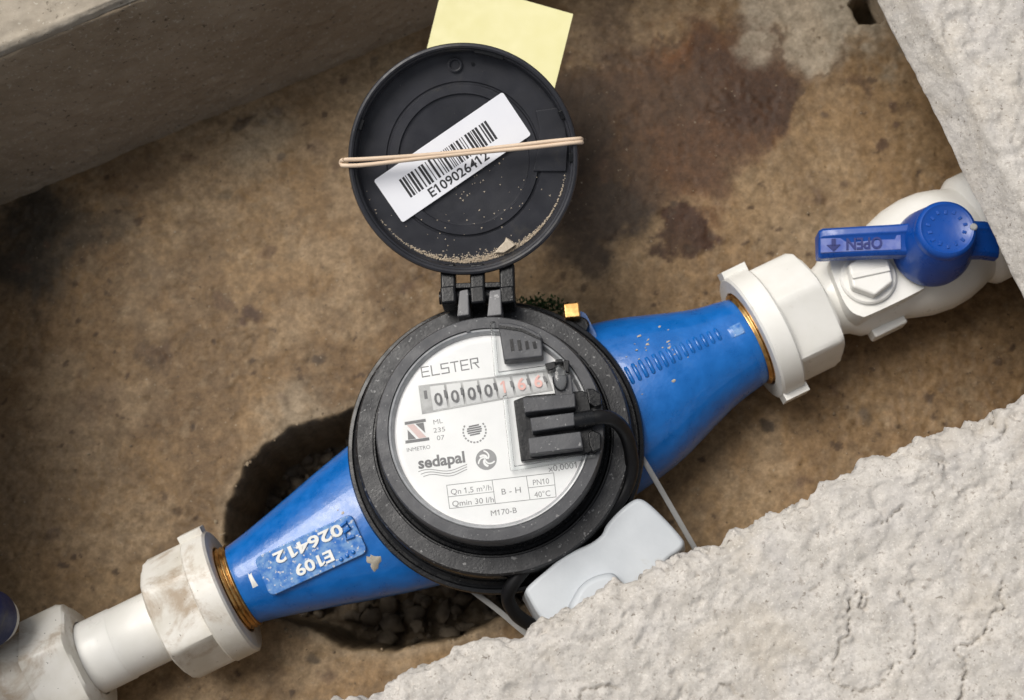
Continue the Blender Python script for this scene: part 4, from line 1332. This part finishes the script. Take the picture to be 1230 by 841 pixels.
# lever
kn = to_m(at(1131, 283, 60))
skirt = lathe([(14.2, 43), (14.5, 46), (14.3, 49), (12.6, 57), (11.2, 63), (10.7, 64.2), (10.0, 64.6)], 72, cap1=True).xf(Matrix.Translation((kn.x, kn.y, 0)))
e0, e1 = to_m(at(984, 289, 54)), to_m(at(1200, 289, 54))
ldir = (e1 - e0).normalized()
LVM = Matrix.Translation((kn.x, kn.y, 0)) @ Matrix.Rotation(math.atan2(ldir.y, ldir.x), 4, 'Z')
La, Lb = -(Vector((kn.x, kn.y)) - Vector((e0.x, e0.y))).length, (Vector((e1.x, e1.y)) - Vector((kn.x, kn.y))).length
bar = MB()
secs = []
for x_, zt, w0, w1 in ((La, 52.5, -4.9, 4.3), (La + 1.5, 53.6, -5.5, 4.9), (La + 10, 55.2, -5.5, 4.9), (-16, 57.6, -5.6, 5.1), (0, 58.5, -6.2, 6.4), (16, 58, -6.0, 6.2), (Lb, 55, -5.8, 6.0)):
    sec = [(w0, zt - 8), (w0 - .2, zt - 2.8), (w0 + 1.0, zt - 1.3), (w1 - 4.2, zt), (w1 - 3.2, zt + .9), (w1 - .8, zt + .9), (w1, zt), (w1, zt - 8)]
    secs.append([(x_, y_, z_) for y_, z_ in sec])
n_ = len(secs[0])
bar.add([p_ for s_ in secs for p_ in s_], [(i * n_ + j, (i + 1) * n_ + j, (i + 1) * n_ + (j + 1) % n_, i * n_ + (j + 1) % n_) for i in range(len(secs) - 1) for j in range(n_)] + [tuple(range(n_)), tuple(reversed(range((len(secs) - 1) * n_, len(secs) * n_)))])
lever = link('lever', skirt.join(bar.xf(LVM)), M_handle, vr, bevel=0.5)
kb = lathe([(10.8, 60), (10.8, 66), (10.2, 67.6), (9.2, 68.2), (8.7, 68.0), (8.3, 67.7)], 64, cap1=True).xf(Matrix.Translation((kn.x, kn.y, 0)))
link('knob', kb, M_handle, lever, 40)
kmk = MB()
for k in range(14):
    a = 2 * pi * k / 14
    kmk.join(prism([(-.55, -.7), (.55, -.7), (.55, .8), (-.4, .8)], 67.5, 68.0).xf(Matrix.Translation((kn.x, kn.y, 0)) @ Matrix.Rotation(a, 4, 'Z') @ Matrix.Translation((0, 6.6 - .5 * (k % 2), 0))))
link('knob_mark', kmk, M_handle, lever, bevel=0.12)
link('knob_pip', lathe([(1.3, 66), (1.3, 68.3), (.9, 68.7)], 16, cap1=True).xf(Matrix.Translation((kn.x, kn.y, 0)) @ LVM.to_3x3().to_4x4() @ Matrix.Translation((9.3, 0.5, 0))), M_tie, lever, 40)
# embossed OPEN and arrow on the lever's sloping face, read from the far side
slope = math.atan2(1.3, 7.2)
def on_lever(x_, y_):
    zt = 55.2 + (57.6 - 55.2) * (x_ - (La + 10)) / (-16 - La - 10)
    return zt - 1.3 + (y_ + 5.0) * (1.3 / 6.9)
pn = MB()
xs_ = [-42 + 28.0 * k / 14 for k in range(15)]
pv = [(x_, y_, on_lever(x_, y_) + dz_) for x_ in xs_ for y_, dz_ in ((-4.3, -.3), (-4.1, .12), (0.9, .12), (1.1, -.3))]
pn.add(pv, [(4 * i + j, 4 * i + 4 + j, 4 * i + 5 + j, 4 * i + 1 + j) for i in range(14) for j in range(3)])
M_sheen = plastic('sky_sheen_blue', (0.05, 0.09, 0.36), (0.15, 0.19, 0.44), 0.4, mottle=5, spk=(0.3, 0.33, 0.45), spk_amt=0.7, bsize=1.5, bstr=0.3)  # paler blue: sky reflection painted into the lever's face
link('sheen_face', pn.xf(LVM), M_sheen, lever, 0)
tm = text('OPEN', (0, 0), (12.5, 0), 4.9, 0.5, 0.02, 0)
tm.v = [Vector((-20.5 - v.x, 0.4 - v.y * .86, on_lever(-20.5 - v.x, 0.4 - v.y * .86) + v.z + .05)) for v in tm.v]
M_emb = plastic('embossed_blue', (0.002, 0.01, 0.12), (0.003, 0.014, 0.15), 0.4, bstr=0.1)
link('lettering', tm.xf(LVM), M_emb, lever, 0)
ar = MB()
for loop in ([(-38.2, .5), (-36.8, .5), (-36.8, -2.0), (-38.2, -2.0)], [(-39.9, -1.6), (-35.1, -1.6), (-37.5, -3.9)]):
    q_ = prism(loop, 0, 0.6)
    q_.v = [Vector((v.x, v.y, on_lever(v.x, v.y) + v.z - .02)) for v in q_.v]
    ar.join(q_)
link('arrow', ar.xf(LVM), M_emb, lever, 0)
pipe_r = link('plastic_pipe', lathe([(17.8, 0), (17.8, 60)], 64, 'x', True, True), M_pvc, None, 40)
pipe_r.matrix_world = Matrix.Translation((Mm @ Vector((212, 0, ZA))) * S) @ Matrix.Rotation(MA, 4, 'Z')
tag(pipe_r, 'white plastic pipe leaving the blue-levered valve under the right slab', 'pipe')

# ------------------------------------------------------------------ moss behind the register
ms = MB()
for k in range(420):
    px_, py_ = random.gauss(648, 17), random.gauss(372, 7)
    q_ = at(px_, py_, 24)
    r_ = random.uniform(0.5, 1.5)
    a = random.uniform(0, 6.28)
    zz = 24 + random.uniform(-6, 4)
    ms.add([(q_.x + r_ * cos(a), q_.y + r_ * sin(a), zz), (q_.x + r_ * cos(a + 2.2), q_.y + r_ * sin(a + 2.2), zz + .4), (q_.x + r_ * .4 * cos(a + 4), q_.y + r_ * .4 * sin(a + 4), zz + random.uniform(.8, 2.4))], [(0, 1, 2)])
tag(link('moss', ms, M_moss, None, 0), 'small clump of dark green moss between the hinge and the brass screw', 'moss', kind='stuff')
